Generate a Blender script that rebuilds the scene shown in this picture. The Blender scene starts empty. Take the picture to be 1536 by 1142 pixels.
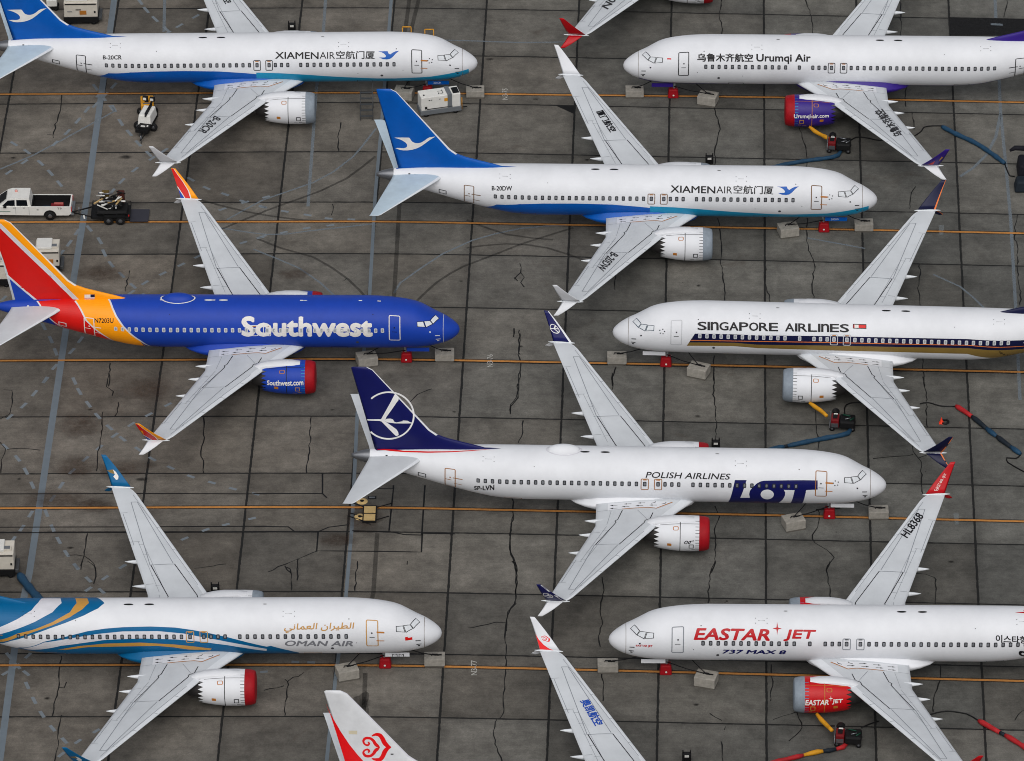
import bpy, bmesh, math, random
from mathutils import Vector, Matrix
random.seed(7)
scene = bpy.context.scene
COL = scene.collection
R = math.radians

# ------------------------------------------------------------------ camera
CF, CH, CP, CR = 10172.6, 275.1993, 0.57304416, -0.01042822   # focal (px of a 1536 wide frame), height, dip, roll
W0, H0 = 1536.0, 1142.0
cF = Vector((0, math.cos(CP), -math.sin(CP)))
_r = Vector((1, 0, 0)); _u = _r.cross(cF)
cR = _r * math.cos(CR) + _u * math.sin(CR)
cU = -_r * math.sin(CR) + _u * math.cos(CR)
cO = Vector((0, 0, CH))
cam = bpy.data.cameras.new('camera'); camo = bpy.data.objects.new('camera', cam); COL.objects.link(camo)
cam.sensor_fit = 'HORIZONTAL'; cam.sensor_width = 36.0; cam.lens = CF / W0 * 36.0
cam.clip_start = 1.0; cam.clip_end = 6000.0
M3 = Matrix((cR, cU, -cF)).transposed()
camo.matrix_world = Matrix.Translation(cO) @ M3.to_4x4()
scene.camera = camo
scene.cycles.pixel_filter_type = 'BLACKMAN_HARRIS'; scene.cycles.filter_width = 1.0

# ------------------------------------------------------------------ light: overcast day
SUN_EL, SUN_AZ = 50.0, 182.0
world = bpy.data.worlds.new('World'); scene.world = world; world.use_nodes = True
nt = world.node_tree; nt.nodes.clear()
sky = nt.nodes.new('ShaderNodeTexSky'); sky.sky_type = 'NISHITA'; sky.sun_disc = False
sky.sun_elevation = R(SUN_EL); sky.sun_rotation = R(SUN_AZ); sky.air_density = 1.0; sky.dust_density = 4.0
hs = nt.nodes.new('ShaderNodeHueSaturation'); hs.inputs['Saturation'].default_value = 0.32
bg = nt.nodes.new('ShaderNodeBackground'); bg.inputs['Strength'].default_value = 0.10
wo = nt.nodes.new('ShaderNodeOutputWorld')
nt.links.new(sky.outputs[0], hs.inputs['Color']); nt.links.new(hs.outputs[0], bg.inputs['Color']); nt.links.new(bg.outputs[0], wo.inputs['Surface'])
sl = bpy.data.lights.new('sun', 'SUN'); sl.energy = 1.3; sl.angle = R(70); sl.color = (1.0, 0.98, 0.955)
so = bpy.data.objects.new('sun', sl); COL.objects.link(so)
_az = R(SUN_AZ)
sd = Vector((math.sin(_az) * math.cos(R(SUN_EL)), math.cos(_az) * math.cos(R(SUN_EL)), math.sin(R(SUN_EL))))
so.rotation_euler = sd.to_track_quat('Z', 'Y').to_euler()
scene.view_settings.view_transform = 'Standard'; scene.view_settings.look = 'None'
scene.view_settings.exposure = 0.0; scene.view_settings.gamma = 1.0

# ------------------------------------------------------------------ helpers: numbers
def lin(c):
    c = c / 255.0
    return c / 12.92 if c <= 0.04045 else ((c + 0.055) / 1.055) ** 2.4
def pchip(xs, ys):
    n = len(xs); h = [xs[i+1]-xs[i] for i in range(n-1)]; dl = [(ys[i+1]-ys[i])/h[i] for i in range(n-1)]
    d = [0.0]*n; d[0] = dl[0]; d[-1] = dl[-1]
    for i in range(1, n-1):
        if dl[i-1]*dl[i] > 0:
            w1 = 2*h[i]+h[i-1]; w2 = h[i]+2*h[i-1]; d[i] = (w1+w2)/(w1/dl[i-1]+w2/dl[i])
    def f(x):
        if x <= xs[0]: return ys[0]
        if x >= xs[-1]: return ys[-1]
        k = 0
        while xs[k+1] < x: k += 1
        t = (x-xs[k])/h[k]; t2 = t*t; t3 = t2*t
        return (2*t3-3*t2+1)*ys[k]+(t3-2*t2+t)*h[k]*d[k]+(-2*t3+3*t2)*ys[k+1]+(t3-t2)*h[k]*d[k+1]
    return f
def pl(xs, ys):
    def f(x):
        if x <= xs[0]: return ys[0]
        for i in range(len(xs)-1):
            if x <= xs[i+1]: return ys[i]+(ys[i+1]-ys[i])*(x-xs[i])/(xs[i+1]-xs[i])
        return ys[-1]
    return f
def ray(u, v):
    return (cF + cR*((u-W0/2)/CF) - cU*((v-H0/2)/CF))
# the apron falls gently away on both sides of a low crown
def gz(x):
    xx = max(-160.0, min(160.0, x))
    return -0.0151519*(math.sqrt((xx+9.2614)**2+36.0)-6.0)
def gp(u, v, h=0.0):
    d = ray(u, v); z = 0.0
    for _ in range(8):
        X = cO + d*((z-cO.z)/d.z); z = gz(X.x)+h
    X.z = z
    return X
def crop(ox, oy, pts, k=3.8075):
    return [(ox+p[0]/k, oy+p[1]/k) for p in pts]

# ------------------------------------------------------------------ helpers: materials
MATS = {}
def mat(name, rgb, rough=0.4, metal=0.0, var=0.05, scale=1.2, spec=0.22, coat=0.0, bump=0.0, dirt=None):
    if name in MATS: return MATS[name]
    m = bpy.data.materials.new(name); m.use_nodes = True; t = m.node_tree; b = t.nodes['Principled BSDF']
    c = [lin(x) for x in rgb]
    b.inputs['Roughness'].default_value = rough; b.inputs['Metallic'].default_value = metal
    b.inputs['Specular IOR Level'].default_value = spec
    if coat: b.inputs['Coat Weight'].default_value = coat; b.inputs['Coat Roughness'].default_value = 0.1
    tc = t.nodes.new('ShaderNodeTexCoord')
    n = t.nodes.new('ShaderNodeTexNoise'); n.inputs['Scale'].default_value = scale; n.inputs['Detail'].default_value = 6; n.inputs['Roughness'].default_value = 0.65
    t.links.new(tc.outputs['Object'], n.inputs['Vector'])
    r = t.nodes.new('ShaderNodeValToRGB'); e = r.color_ramp.elements
    e[0].position = 0.3; e[1].position = 0.7
    d = dirt or [x*(1-2*var) for x in c]
    if dirt: d = [lin(x) for x in dirt]
    e[0].color = (*d, 1); e[1].color = (*[min(1, x*(1+var)) for x in c], 1)
    t.links.new(n.outputs['Fac'], r.inputs['Fac']); t.links.new(r.outputs['Color'], b.inputs['Base Color'])
    if bump:
        bn = t.nodes.new('ShaderNodeBump'); bn.inputs['Strength'].default_value = bump; bn.inputs['Distance'].default_value = 0.05
        n2 = t.nodes.new('ShaderNodeTexNoise'); n2.inputs['Scale'].default_value = scale*12; n2.inputs['Detail'].default_value = 5
        t.links.new(tc.outputs['Object'], n2.inputs['Vector']); t.links.new(n2.outputs['Fac'], bn.inputs['Height']); t.links.new(bn.outputs[0], b.inputs['Normal'])
    MATS[name] = m
    return m
def worn(name, rgb, cover=0.6, scale=1.6, rough=0.8, soft=0.25, sp=0.16):
    """paint or stain on the concrete, worn through to it in patches"""
    if name in MATS: return MATS[name]
    m = bpy.data.materials.new(name); m.use_nodes = True; t = m.node_tree; b = t.nodes['Principled BSDF']; o = t.nodes['Material Output']
    b.inputs['Base Color'].default_value = (*[lin(x) for x in rgb], 1); b.inputs['Roughness'].default_value = rough; b.inputs['Specular IOR Level'].default_value = 0.2
    g = t.nodes.new('ShaderNodeNewGeometry')
    n = t.nodes.new('ShaderNodeTexNoise'); n.inputs['Scale'].default_value = scale; n.inputs['Detail'].default_value = 8; n.inputs['Roughness'].default_value = 0.75
    t.links.new(g.outputs['Position'], n.inputs['Vector'])
    mr = t.nodes.new('ShaderNodeMapRange'); mr.inputs['From Min'].default_value = 0.5-soft*0.7; mr.inputs['From Max'].default_value = 0.5+soft*0.7
    mr.inputs['To Min'].default_value = max(0, cover-sp); mr.inputs['To Max'].default_value = min(1, cover+sp)
    t.links.new(n.outputs['Fac'], mr.inputs['Value'])
    tr = t.nodes.new('ShaderNodeBsdfTransparent'); mx = t.nodes.new('ShaderNodeMixShader')
    t.links.new(mr.outputs[0], mx.inputs[0]); t.links.new(tr.outputs[0], mx.inputs[1]); t.links.new(b.outputs[0], mx.inputs[2]); t.links.new(mx.outputs[0], o.inputs['Surface'])
    MATS[name] = m
    return m

# ------------------------------------------------------------------ helpers: objects
def tag(o, label=None, cat=None, group=None, kind=None):
    if label: o['label'] = label
    if cat: o['category'] = cat
    if group: o['group'] = group
    if kind: o['kind'] = kind
    return o
def empty(name, M, label, cat, group=None):
    o = bpy.data.objects.new(name, None); COL.objects.link(o); o.empty_display_size = 0.3
    o.matrix_world = M if isinstance(M, Matrix) else Matrix.Translation(M)
    return tag(o, label, cat, group)
def link(name, me, parent=None, label=None):
    o = bpy.data.objects.new(name, me); COL.objects.link(o)
    if parent: o.parent = parent
    if label: o['label'] = label
    return o
class MB:
    """collects shapes into one mesh"""
    def __init__(s): s.v = []; s.f = []; s.m = []; s.mats = []; s.sm = []
    def mi(s, m):
        if m not in s.mats: s.mats.append(m)
        return s.mats.index(m)
    def add(s, vs, fs, m, smooth=False):
        o = len(s.v); s.v += [Vector(p) for p in vs]; k = s.mi(m)
        for f in fs: s.f.append([o+i for i in f]); s.m.append(k); s.sm.append(smooth)
    def box(s, c, d, m, rz=0.0, taper=1.0, bev=0.0):
        x, y, z = d[0]/2, d[1]/2, d[2]/2
        if bev <= 0:
            P = [(-x,-y,-z),(x,-y,-z),(x,y,-z),(-x,y,-z),(-x*taper,-y*taper,z),(x*taper,-y*taper,z),(x*taper,y*taper,z),(-x*taper,y*taper,z)]
            Fs = [(0,3,2,1),(4,5,6,7),(0,1,5,4),(1,2,6,5),(2,3,7,6),(3,0,4,7)]
        else:
            bm = bmesh.new(); bmesh.ops.create_cube(bm, size=1.0)
            for v in bm.verts:
                tt = taper if v.co.z > 0 else 1.0
                v.co = Vector((v.co.x*2*x*tt, v.co.y*2*y*tt, v.co.z*2*z))
            bmesh.ops.bevel(bm, geom=bm.edges[:], offset=bev, segments=2, affect='EDGES', profile=0.5)
            bm.verts.index_update()
            P = [tuple(v.co) for v in bm.verts]; Fs = [[v.index for v in f.verts] for f in bm.faces]; bm.free()
        ca, sa = math.cos(rz), math.sin(rz)
        s.add([(c[0]+p[0]*ca-p[1]*sa, c[1]+p[0]*sa+p[1]*ca, c[2]+p[2]) for p in P], Fs, m)
    def bar(s, a, b, r, m, n=8, r2=None):
        s.tube([a, b], [r, r if r2 is None else r2], m, n)
    def tube(s, pts, r, m, n=8, caps=True):
        pts = [Vector(p) for p in pts]; rs = r if isinstance(r, (list, tuple)) else [r]*len(pts)
        V = []; Fs = []; up = Vector((0, 0, 1)); prev = None
        for i, p in enumerate(pts):
            t = (pts[min(i+1, len(pts)-1)]-pts[max(i-1, 0)]).normalized()
            a = t.cross(up)
            if a.length < 1e-3: a = t.cross(Vector((1, 0, 0)))
            a.normalize()
            if prev is not None and a.dot(prev) < 0: a = -a
            prev = a; b = t.cross(a).normalized()
            for k in range(n):
                g = 2*math.pi*k/n; V.append(p+(a*math.cos(g)+b*math.sin(g))*rs[i])
        for i in range(len(pts)-1):
            for k in range(n):
                Fs.append((i*n+k, i*n+(k+1) % n, (i+1)*n+(k+1) % n, (i+1)*n+k))
        if caps: Fs.append(list(range(n))[::-1]); Fs.append([(len(pts)-1)*n+k for k in range(n)])
        s.add(V, Fs, m, smooth=True)
    def lathe(s, o, ax, prof, m, n=24, ang0=0.0):
        """prof = [(distance along axis, radius)]"""
        ax = Vector(ax).normalized(); a = ax.cross(Vector((0, 0, 1)))
        if a.length < 1e-3: a = Vector((1, 0, 0))
        a.normalize(); b = ax.cross(a); V = []; Fs = []; o = Vector(o)
        for d, r in prof:
            for k in range(n):
                g = 2*math.pi*k/n+ang0; V.append(o+ax*d+(a*math.cos(g)+b*math.sin(g))*max(r, 1e-4))
        for i in range(len(prof)-1):
            for k in range(n): Fs.append((i*n+k, i*n+(k+1) % n, (i+1)*n+(k+1) % n, (i+1)*n+k))
        s.add(V, Fs, m, smooth=True)
    def prism(s, poly, y0, y1, m):
        """polygon in (x,z) pushed along y"""
        n = len(poly)
        V = [(p[0], y0, p[1]) for p in poly]+[(p[0], y1, p[1]) for p in poly]
        Fs = [list(range(n)), list(range(2*n-1, n-1, -1))]+[(i, i+n, (i+1) % n+n, (i+1) % n) for i in range(n)]
        s.add(V, Fs, m)
    def mesh(s, name, xf=None):
        me = bpy.data.meshes.new(name)
        me.from_pydata([tuple(xf @ p) if xf else tuple(p) for p in s.v], [], s.f)
        for m in s.mats: me.materials.append(m)
        for p, k, sm in zip(me.polygons, s.m, s.sm): p.material_index = k; p.use_smooth = sm
        me.update(); bm = bmesh.new(); bm.from_mesh(me); bmesh.ops.recalc_face_normals(bm, faces=bm.faces); bm.to_mesh(me); bm.free()
        return me
    def build(s, name, parent=None, label=None, xf=None):
        return link(name, s.mesh(name, xf), parent, label)

# ------------------------------------------------------------------ ground
PHI = -0.0350505
def grid(x, y): return x+PHI*y, y-PHI*x
def make_ground():
    xs = sorted(set([-900, -500, -300, -160]+[i*4.0 for i in range(-30, 31)]+[160, 300, 500, 900]+[-9.26+d for d in (-12,-9,-6,-4,-2,0,2,4,6,9,12)]))
    ys = [-300, 0, 150, 300, 360, 400, 440, 480, 520, 600, 800, 1200]
    V = [(x, y, gz(x)) for y in ys for x in xs]; n = len(xs)
    Fs = [(j*n+i, j*n+i+1, (j+1)*n+i+1, (j+1)*n+i) for j in range(len(ys)-1) for i in range(n-1)]
    me = bpy.data.meshes.new('apron'); me.from_pydata(V, [], Fs)
    for p in me.polygons: p.use_smooth = True
    o = link('apron_ground', me); tag(o, kind='structure')
    m = bpy.data.materials.new('apron_concrete'); m.use_nodes = True; t = m.node_tree; N = t.nodes; L = t.links
    b = N['Principled BSDF']; b.inputs['Roughness'].default_value = 0.85; b.inputs['Specular IOR Level'].default_value = 0.25
    g = N.new('ShaderNodeNewGeometry'); sp = N.new('ShaderNodeSeparateXYZ'); L.new(g.outputs['Position'], sp.inputs[0])
    def math_(op, a, b_=None, c_=None):
        q = N.new('ShaderNodeMath'); q.operation = op
        for i, x in enumerate((a, b_, c_)):
            if x is None: continue
            if isinstance(x, (int, float)): q.inputs[i].default_value = x
            else: L.new(x, q.inputs[i])
        return q.outputs[0]
    def noise(scale, det=6, rough=0.6, vec=None, dist=0.0):
        q = N.new('ShaderNodeTexNoise'); q.inputs['Scale'].default_value = scale; q.inputs['Detail'].default_value = det; q.inputs['Roughness'].default_value = rough; q.inputs['Distortion'].default_value = dist
        L.new(vec if vec is not None else g.outputs['Position'], q.inputs['Vector']); return q.outputs['Fac']
    def rng(v, a, b_, c_, d):
        q = N.new('ShaderNodeMapRange'); q.inputs['From Min'].default_value = a; q.inputs['From Max'].default_value = b_; q.inputs['To Min'].default_value = c_; q.inputs['To Max'].default_value = d
        L.new(v, q.inputs['Value']); return q.outputs[0]
    def mix(f, a, b_, mode='MIX'):
        q = N.new('ShaderNodeMix'); q.data_type = 'RGBA'; q.blend_type = mode
        if isinstance(f, (int, float)): q.inputs[0].default_value = f
        else: L.new(f, q.inputs[0])
        for i, x in ((6, a), (7, b_)):
            if isinstance(x, tuple): q.inputs[i].default_value = (*x, 1)
            else: L.new(x, q.inputs[i])
        return q.outputs[2]
    wob = math_('MULTIPLY', math_('SUBTRACT', noise(0.9, 4), 0.5), 0.09)
    gx = math_('ADD', math_('MULTIPLY_ADD', sp.outputs[1], PHI, sp.outputs[0]), wob)
    gy = math_('ADD', math_('MULTIPLY_ADD', sp.outputs[0], -PHI, sp.outputs[1]), wob)
    sx = math_('DIVIDE', math_('ADD', gx, 18.70+757.0), 7.57); sy = math_('DIVIDE', math_('SUBTRACT', gy, 482.57-764.4), 7.644)
    fx = math_('FRACT', sx); fy = math_('FRACT', sy)
    dx = math_('MULTIPLY', math_('SUBTRACT', 0.5, math_('ABSOLUTE', math_('SUBTRACT', fx, 0.5))), 7.57)
    dy = math_('MULTIPLY', math_('SUBTRACT', 0.5, math_('ABSOLUTE', math_('SUBTRACT', fy, 0.5))), 7.644)
    cid = N.new('ShaderNodeCombineXYZ'); L.new(math_('FLOOR', sx), cid.inputs[0]); L.new(math_('FLOOR', sy), cid.inputs[1])
    wn = N.new('ShaderNodeTexWhiteNoise'); L.new(cid.outputs[0], wn.inputs['Vector'])
    ws = N.new('ShaderNodeSeparateColor'); L.new(wn.outputs['Color'], ws.inputs[0])
    # base tone: greyer to the right, browner to the left, one tint per slab
    side = rng(math_('ADD', sp.outputs[0], math_('MULTIPLY', math_('SUBTRACT', noise(0.05, 3), 0.5), 50.0)), -34, 16, 0, 1)
    base = mix(side, (0.130, 0.117, 0.100), (0.114, 0.113, 0.103))
    slab = rng(ws.outputs[0], 0, 1, 0.74, 1.18)
    base = mix(1.0, base, slab, 'MULTIPLY')
    warm = mix(rng(ws.outputs[1], 0, 1, 0, 0.5), (1.0, 1.0, 1.0), (1.05, 0.97, 0.90)); base = mix(1.0, base, warm, 'MULTIPLY')
    cl = rng(noise(0.35, 8, 0.7), 0.28, 0.72, 0.58, 1.38); base = mix(1.0, base, cl, 'MULTIPLY')
    # broom marks across each slab
    mp = N.new('ShaderNodeMapping'); mp.inputs['Scale'].default_value = (0.35, 5.0, 1.0); L.new(g.outputs['Position'], mp.inputs['Vector'])
    br = rng(noise(1.0, 6, 0.7, mp.outputs[0]), 0.3, 0.7, 0.91, 1.09); base = mix(1.0, base, br, 'MULTIPLY')
    gr = rng(noise(9.0, 4, 0.8), 0.3, 0.7, 0.80, 1.20); base = mix(1.0, base, gr, 'MULTIPLY')
    fi = rng(noise(40.0, 2, 0.8), 0.25, 0.75, 0.74, 1.26); base = mix(1.0, base, fi, 'MULTIPLY')
    bl = rng(noise(1.3, 7, 0.72, dist=0.4), 0.3, 0.7, 0.82, 1.18); base = mix(1.0, base, bl, 'MULTIPLY')
    # rust and oil stains
    st = rng(noise(0.22, 7, 0.7, dist=0.6), 0.62, 0.76, 0, 0.55); base = mix(st, base, (0.052, 0.036, 0.024))
    ls = rng(noise(0.6, 6, 0.72, dist=1.2), 0.66, 0.80, 0, 0.45); base = mix(ls, base, (0.16, 0.15, 0.135))
    sp2 = rng(noise(1.5, 3, 0.5), 0.765, 0.80, 0, 0.85); base = mix(sp2, base, (0.02, 0.018, 0.016))
    # darker band beside joints, then the tarred joints
    nb = math_('MINIMUM', dx, dy); ed = rng(nb, 0.05, 0.9, 0.80, 1.0); base = mix(1.0, base, ed, 'MULTIPLY')
    wv = rng(noise(2.2, 3), 0.3, 0.7, 0.065, 0.105); wh = rng(noise(1.7, 3), 0.3, 0.7, 0.06, 0.095)
    jx = math_('LESS_THAN', dx, wv); jy = math_('LESS_THAN', dy, wh); j = math_('MAXIMUM', jx, jy)
    base = mix(math_('MULTIPLY', j, 0.95), base, (0.009, 0.009, 0.009))
    L.new(base, b.inputs['Base Color'])
    bp = N.new('ShaderNodeBump'); bp.inputs['Strength'].default_value = 0.35; bp.inputs['Distance'].default_value = 0.02
    L.new(math_('SUBTRACT', noise(14.0, 5, 0.7), math_('MULTIPLY', j, 0.8)), bp.inputs['Height']); L.new(bp.outputs[0], b.inputs['Normal'])
    me.materials.append(m)
make_ground()

def ribbon_vf(pts, w, lift, closed=False):
    """flat strip along world points, lying on the apron; each point is a Vector"""
    V = []; Fs = []; n = len(pts)
    for i, p in enumerate(pts):
        a = pts[max(i-1, 0)]; c = pts[min(i+1, n-1)]; t = Vector((c.x-a.x, c.y-a.y, 0)).normalized(); q = Vector((-t.y, t.x, 0))
        ww = w[i] if isinstance(w, (list, tuple)) else w
        for sgn in (1, -1):
            k = p+q*(sgn*ww/2); V.append((k.x, k.y, gz(k.x)+lift))
    for i in range(n-1): Fs.append((2*i, 2*i+1, 2*i+3, 2*i+2))
    return V, Fs
def dense(pts, step=1.5, smooth=True):
    out = []
    n = len(pts)
    for i in range(n-1):
        p0, p1, p2, p3 = pts[max(i-1, 0)], pts[i], pts[i+1], pts[min(i+2, n-1)]
        k = max(1, int((p2-p1).length/step))
        for j in range(k):
            t = j/k
            if smooth and n > 2:
                out.append(0.5*((2*p1)+(p2-p0)*t+(2*p0-5*p1+4*p2-p3)*t*t+(3*p1-p0-3*p2+p3)*t**3))
            else: out.append(p1.lerp(p2, t))
    out.append(pts[-1]); return out
_lift = [0.004]
def marking(name, lines, w, m, lift=None, jitter=0.0, smooth=True, step=1.5):
    """one painted or tarred marking sheet made of px-traced lines"""
    mb = MB(); lf = lift if lift is not None else 0.004
    for ln in lines:
        pts = [gp(*p) for p in ln]; pts = dense(pts, step, smooth)
        if jitter:
            for i in range(1, len(pts)-1): pts[i] = pts[i]+Vector((random.uniform(-jitter, jitter), random.uniform(-jitter, jitter), 0))
        ww = w if not jitter else [w*random.uniform(0.45, 1.25) for _ in pts]
        V, Fs = ribbon_vf(pts, ww, lf); mb.add(V, Fs, m)
    o = mb.build(name); tag(o, kind='structure'); return o
M_orange = worn('orange_line_paint', (198, 136, 72), 0.76, 2.0, soft=0.5, sp=0.22)
M_edge = worn('orange_line_edge', (40, 34, 28), 0.55, 1.5)
M_blue = worn('faded_blue_paint', (122, 132, 140), 0.58, 1.2, soft=0.8)
M_bluew = worn('blasted_paint_band', (118, 129, 138), 0.72, 1.2, soft=0.8)
M_dash = worn('faded_dash_paint', (132, 142, 150), 0.66, 1.2, soft=0.8)
M_tyre = worn('tyre_rubber', (34, 33, 32), 0.36, 1.2, soft=0.6)
M_tar = mat('crack_tar', (18, 18, 18), 0.6)
M_patch = worn('asphalt_patch', (26, 26, 27), 0.94, 2.0)
M_digit = worn('stencil_white', (196, 196, 190), 0.72, 6.0)

# orange lead-in lines
LN = [[(-200,143.2),(0,141.8),(380,139.4),(475,139.4),(780,141.8),(1160,146.3),(1536,154.0),(1700,157.5)],
 [(-200,336),(20,333.5),(395,332.8),(560,332.6),(775,336.2),(1040,340.6),(1140,342.5),(1330,345.8),(1700,354)],
 [(-200,543),(0,541.3),(280,540),(400,538.9),(780,542.6),(1140,549.7),(1536,558.4),(1700,562)],
 [(-200,764.5),(0,762.8),(400,760.9),(780,765.7),(1150,773),(1340,777.7),(1700,786.5)],
 [(-200,1000),(0,998.3),(390,997.5),(780,1002.7),(1160,1012.2),(1536,1021.9),(1700,1026)]]
for i, l in enumerate(LN):
    marking('line_border', [l], 0.46, M_edge, 0.004); marking('taxi_line', [l], 0.235, M_orange, 0.008)

# wide bluish band and thinner bands beside the joints
marking('blasted_band', [[(174,-20),(155,120),(130,299),(107,440),(87,575),(44,860),(34,905),(21,980),(-1,1145)]], 0.50, M_bluew, 0.005, smooth=False)
marking('blasted_band', [[(590,-40),(572,190),(563,290),(554,450),(536,620),(528,790),(518,905),(503,1020),(488,1160)]], 0.26, M_bluew, 0.005, smooth=False)
marking('faded_band', [[(489,-10),(485,48),(474,140),(470,200),(462,310)], [(247,0),(246,48)], [(1492,-10),(1495,50),(1501,170),(1508,240),(1516,330),(1524,470),(1530,600)], [(1501,170),(1494,205),(1480,232),(1460,252),(1440,265)]], 0.25, M_blue, 0.0055, smooth=False)
marking('tyre_track', [[(628,0),(618,40),(607,200),(599,310),(592,430),(588,480)], [(566,800),(560,890),(556,905)], [(548,1010),(545,1080),(541,1142)], [(614,0),(606,60)]], 0.32, M_tyre, 0.006, smooth=False)
marking('tyre_track', [[(563,235),(520,268),(480,287),(400,316),(330,345)], [(622,455),(655,424),(695,400),(737,384),(780,367),(860,342)], [(385,358),(420,372),(470,386),(522,419),(551,449)], [(300,300),(370,318),(450,330),(520,333)], [(700,330),(760,352),(830,360)], [(880,392),(820,372),(760,366),(700,372)]], 0.22, M_tyre, 0.0062)
marking('faded_band', [[(564,193),(530,235),(500,258),(470,274),(430,288),(395,300),(340,330)], [(591,440),(600,425),(632,402),(664,381),(708,361),(780,343),(850,338)], [(380,374),(415,388),(448,402),(480,424),(504,446)], [(170,168),(130,190),(90,212),(50,233),(0,254)], [(1210,357),(1260,366),(1298,373)], [(1400,412),(1440,430),(1476,462)], [(650,60),(720,62),(780,64),(860,63)], [(290,335),(400,352),(460,347),(560,336)]], 0.17, M_blue, 0.0058)
# broken paint dashes: centre px, half step along the dash
D = []
def dl(ox, oy, pts, half=22):
    P = crop(ox, oy, pts)
    for i, p in enumerate(P):
        a = P[i-1] if i else P[i]; b = P[i+1] if i+1 < len(P) else P[i]
        dx, dy = b[0]-a[0], b[1]-a[1]; n = math.hypot(dx, dy) or 1
        h = half/3.8075
        D.append([(p[0]-dx/n*h, p[1]-dy/n*h), (p[0]+dx/n*h, p[1]+dy/n*h)])
dl(0,0,[(565,540),(497,627),(445,690),(385,755),(315,820)]); dl(0,0,[(80,822),(155,868),(232,932),(288,988),(340,1050)])
dl(0,0,[(650,620),(690,700),(738,760),(790,820),(850,880)]); dl(0,0,[(940,860),(870,905),(770,970),(695,1035),(640,1095)])
dl(0,0,[(800,10),(835,58),(886,110),(950,168)]); dl(0,0,[(1118,95),(1025,148),(955,190)]); dl(0,0,[(545,500),(590,560),(640,620)]); dl(0,0,[(650,490),(600,545),(545,600)])
dl(0,0,[(1285,1110),(1180,1075),(1090,1025)]); dl(0,0,[(50,985),(140,925)])
dl(0,280,[(440,260),(395,325),(350,380)]); dl(0,280,[(510,240),(570,310),(595,380),(635,445),(695,505),(760,568),(830,625)]); dl(0,280,[(1130,400),(1035,447),(930,497),(828,550),(750,605)])
dl(0,280,[(1285,45),(1390,85),(1500,115)]); dl(0,280,[(1500,285),(1390,320)]); dl(0,280,[(250,800),(290,875),(318,945)]); dl(0,280,[(460,875),(410,940),(312,1030),(258,1105)])
dl(0,280,[(20,640),(-30,690)]); dl(0,280,[(1270,130),(1400,90),(1520,60)])
dl(380,280,[(55,118),(180,142),(310,163),(430,183),(560,188)]); dl(380,280,[(40,292),(175,262),(305,238),(440,222)])
dl(0,560,[(260,40),(197,115),(135,185),(55,250)]); dl(0,560,[(425,45),(453,105),(505,178),(558,245),(625,310),(700,375),(790,435),(870,490),(975,540),(1090,590),(1210,625),(1330,660),(1460,690)])
dl(0,560,[(960,180),(850,237)]); dl(0,560,[(750,293),(655,355),(568,425),(488,490),(412,560)]); dl(0,560,[(30,420),(100,487),(148,560),(185,640)]); dl(0,560,[(350,640),(300,715)])
dl(0,560,[(175,805),(125,885),(75,950)]); dl(0,560,[(265,800),(300,885),(335,955),(380,1030),(435,1105)]); dl(0,560,[(1440,830),(1290,865),(1175,895),(1055,945)]); dl(0,560,[(830,1030),(700,1105)])
dl(0,842,[(435,30),(505,105),(580,170)]); dl(0,842,[(700,30),(600,95),(505,160)]); dl(0,842,[(155,710),(195,795),(240,875),(300,955),(368,1025)]); dl(0,842,[(550,970),(445,1030),(350,1105)])
dl(0,842,[(50,540),(100,600),(150,640)]); dl(0,842,[(160,540),(95,600),(30,640)]); dl(380,842,[(-40,640),(60,632)]); dl(380,842,[(240,575),(330,578)])
marking('dash_marks', D, 0.25, M_dash, 0.0065, smooth=False, step=5)
# dark asphalt patch, small triangle, pale squares
def sheet(name, px, m, lift=0.007):
    P = [gp(*p) for p in px]; mb = MB(); mb.add([(p.x, p.y, gz(p.x)+lift) for p in P], [list(range(len(P)))], m); o = mb.build(name); return tag(o, kind='structure')
sheet('asphalt_patch', [(1424,26),(1560,29),(1560,54),(1425,54)], M_patch)
sheet('tar_triangle', [(833,158.5),(861,159.5),(861.5,171.5)], M_tar)
M_pale = worn('pale_mark', (150, 158, 160), 0.3, 3.0, soft=0.8)
sheet('pale_square', [(1408,338),(1416,338),(1415,353),(1409,353)], M_pale, 0.0055); sheet('pale_square', [(1430,770),(1438,770),(1438,787),(1432,787)], M_pale, 0.0055)
sheet('pale_cross', [(1486,35),(1504,36),(1504,39),(1486,38)], M_blue, 0.012)
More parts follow.
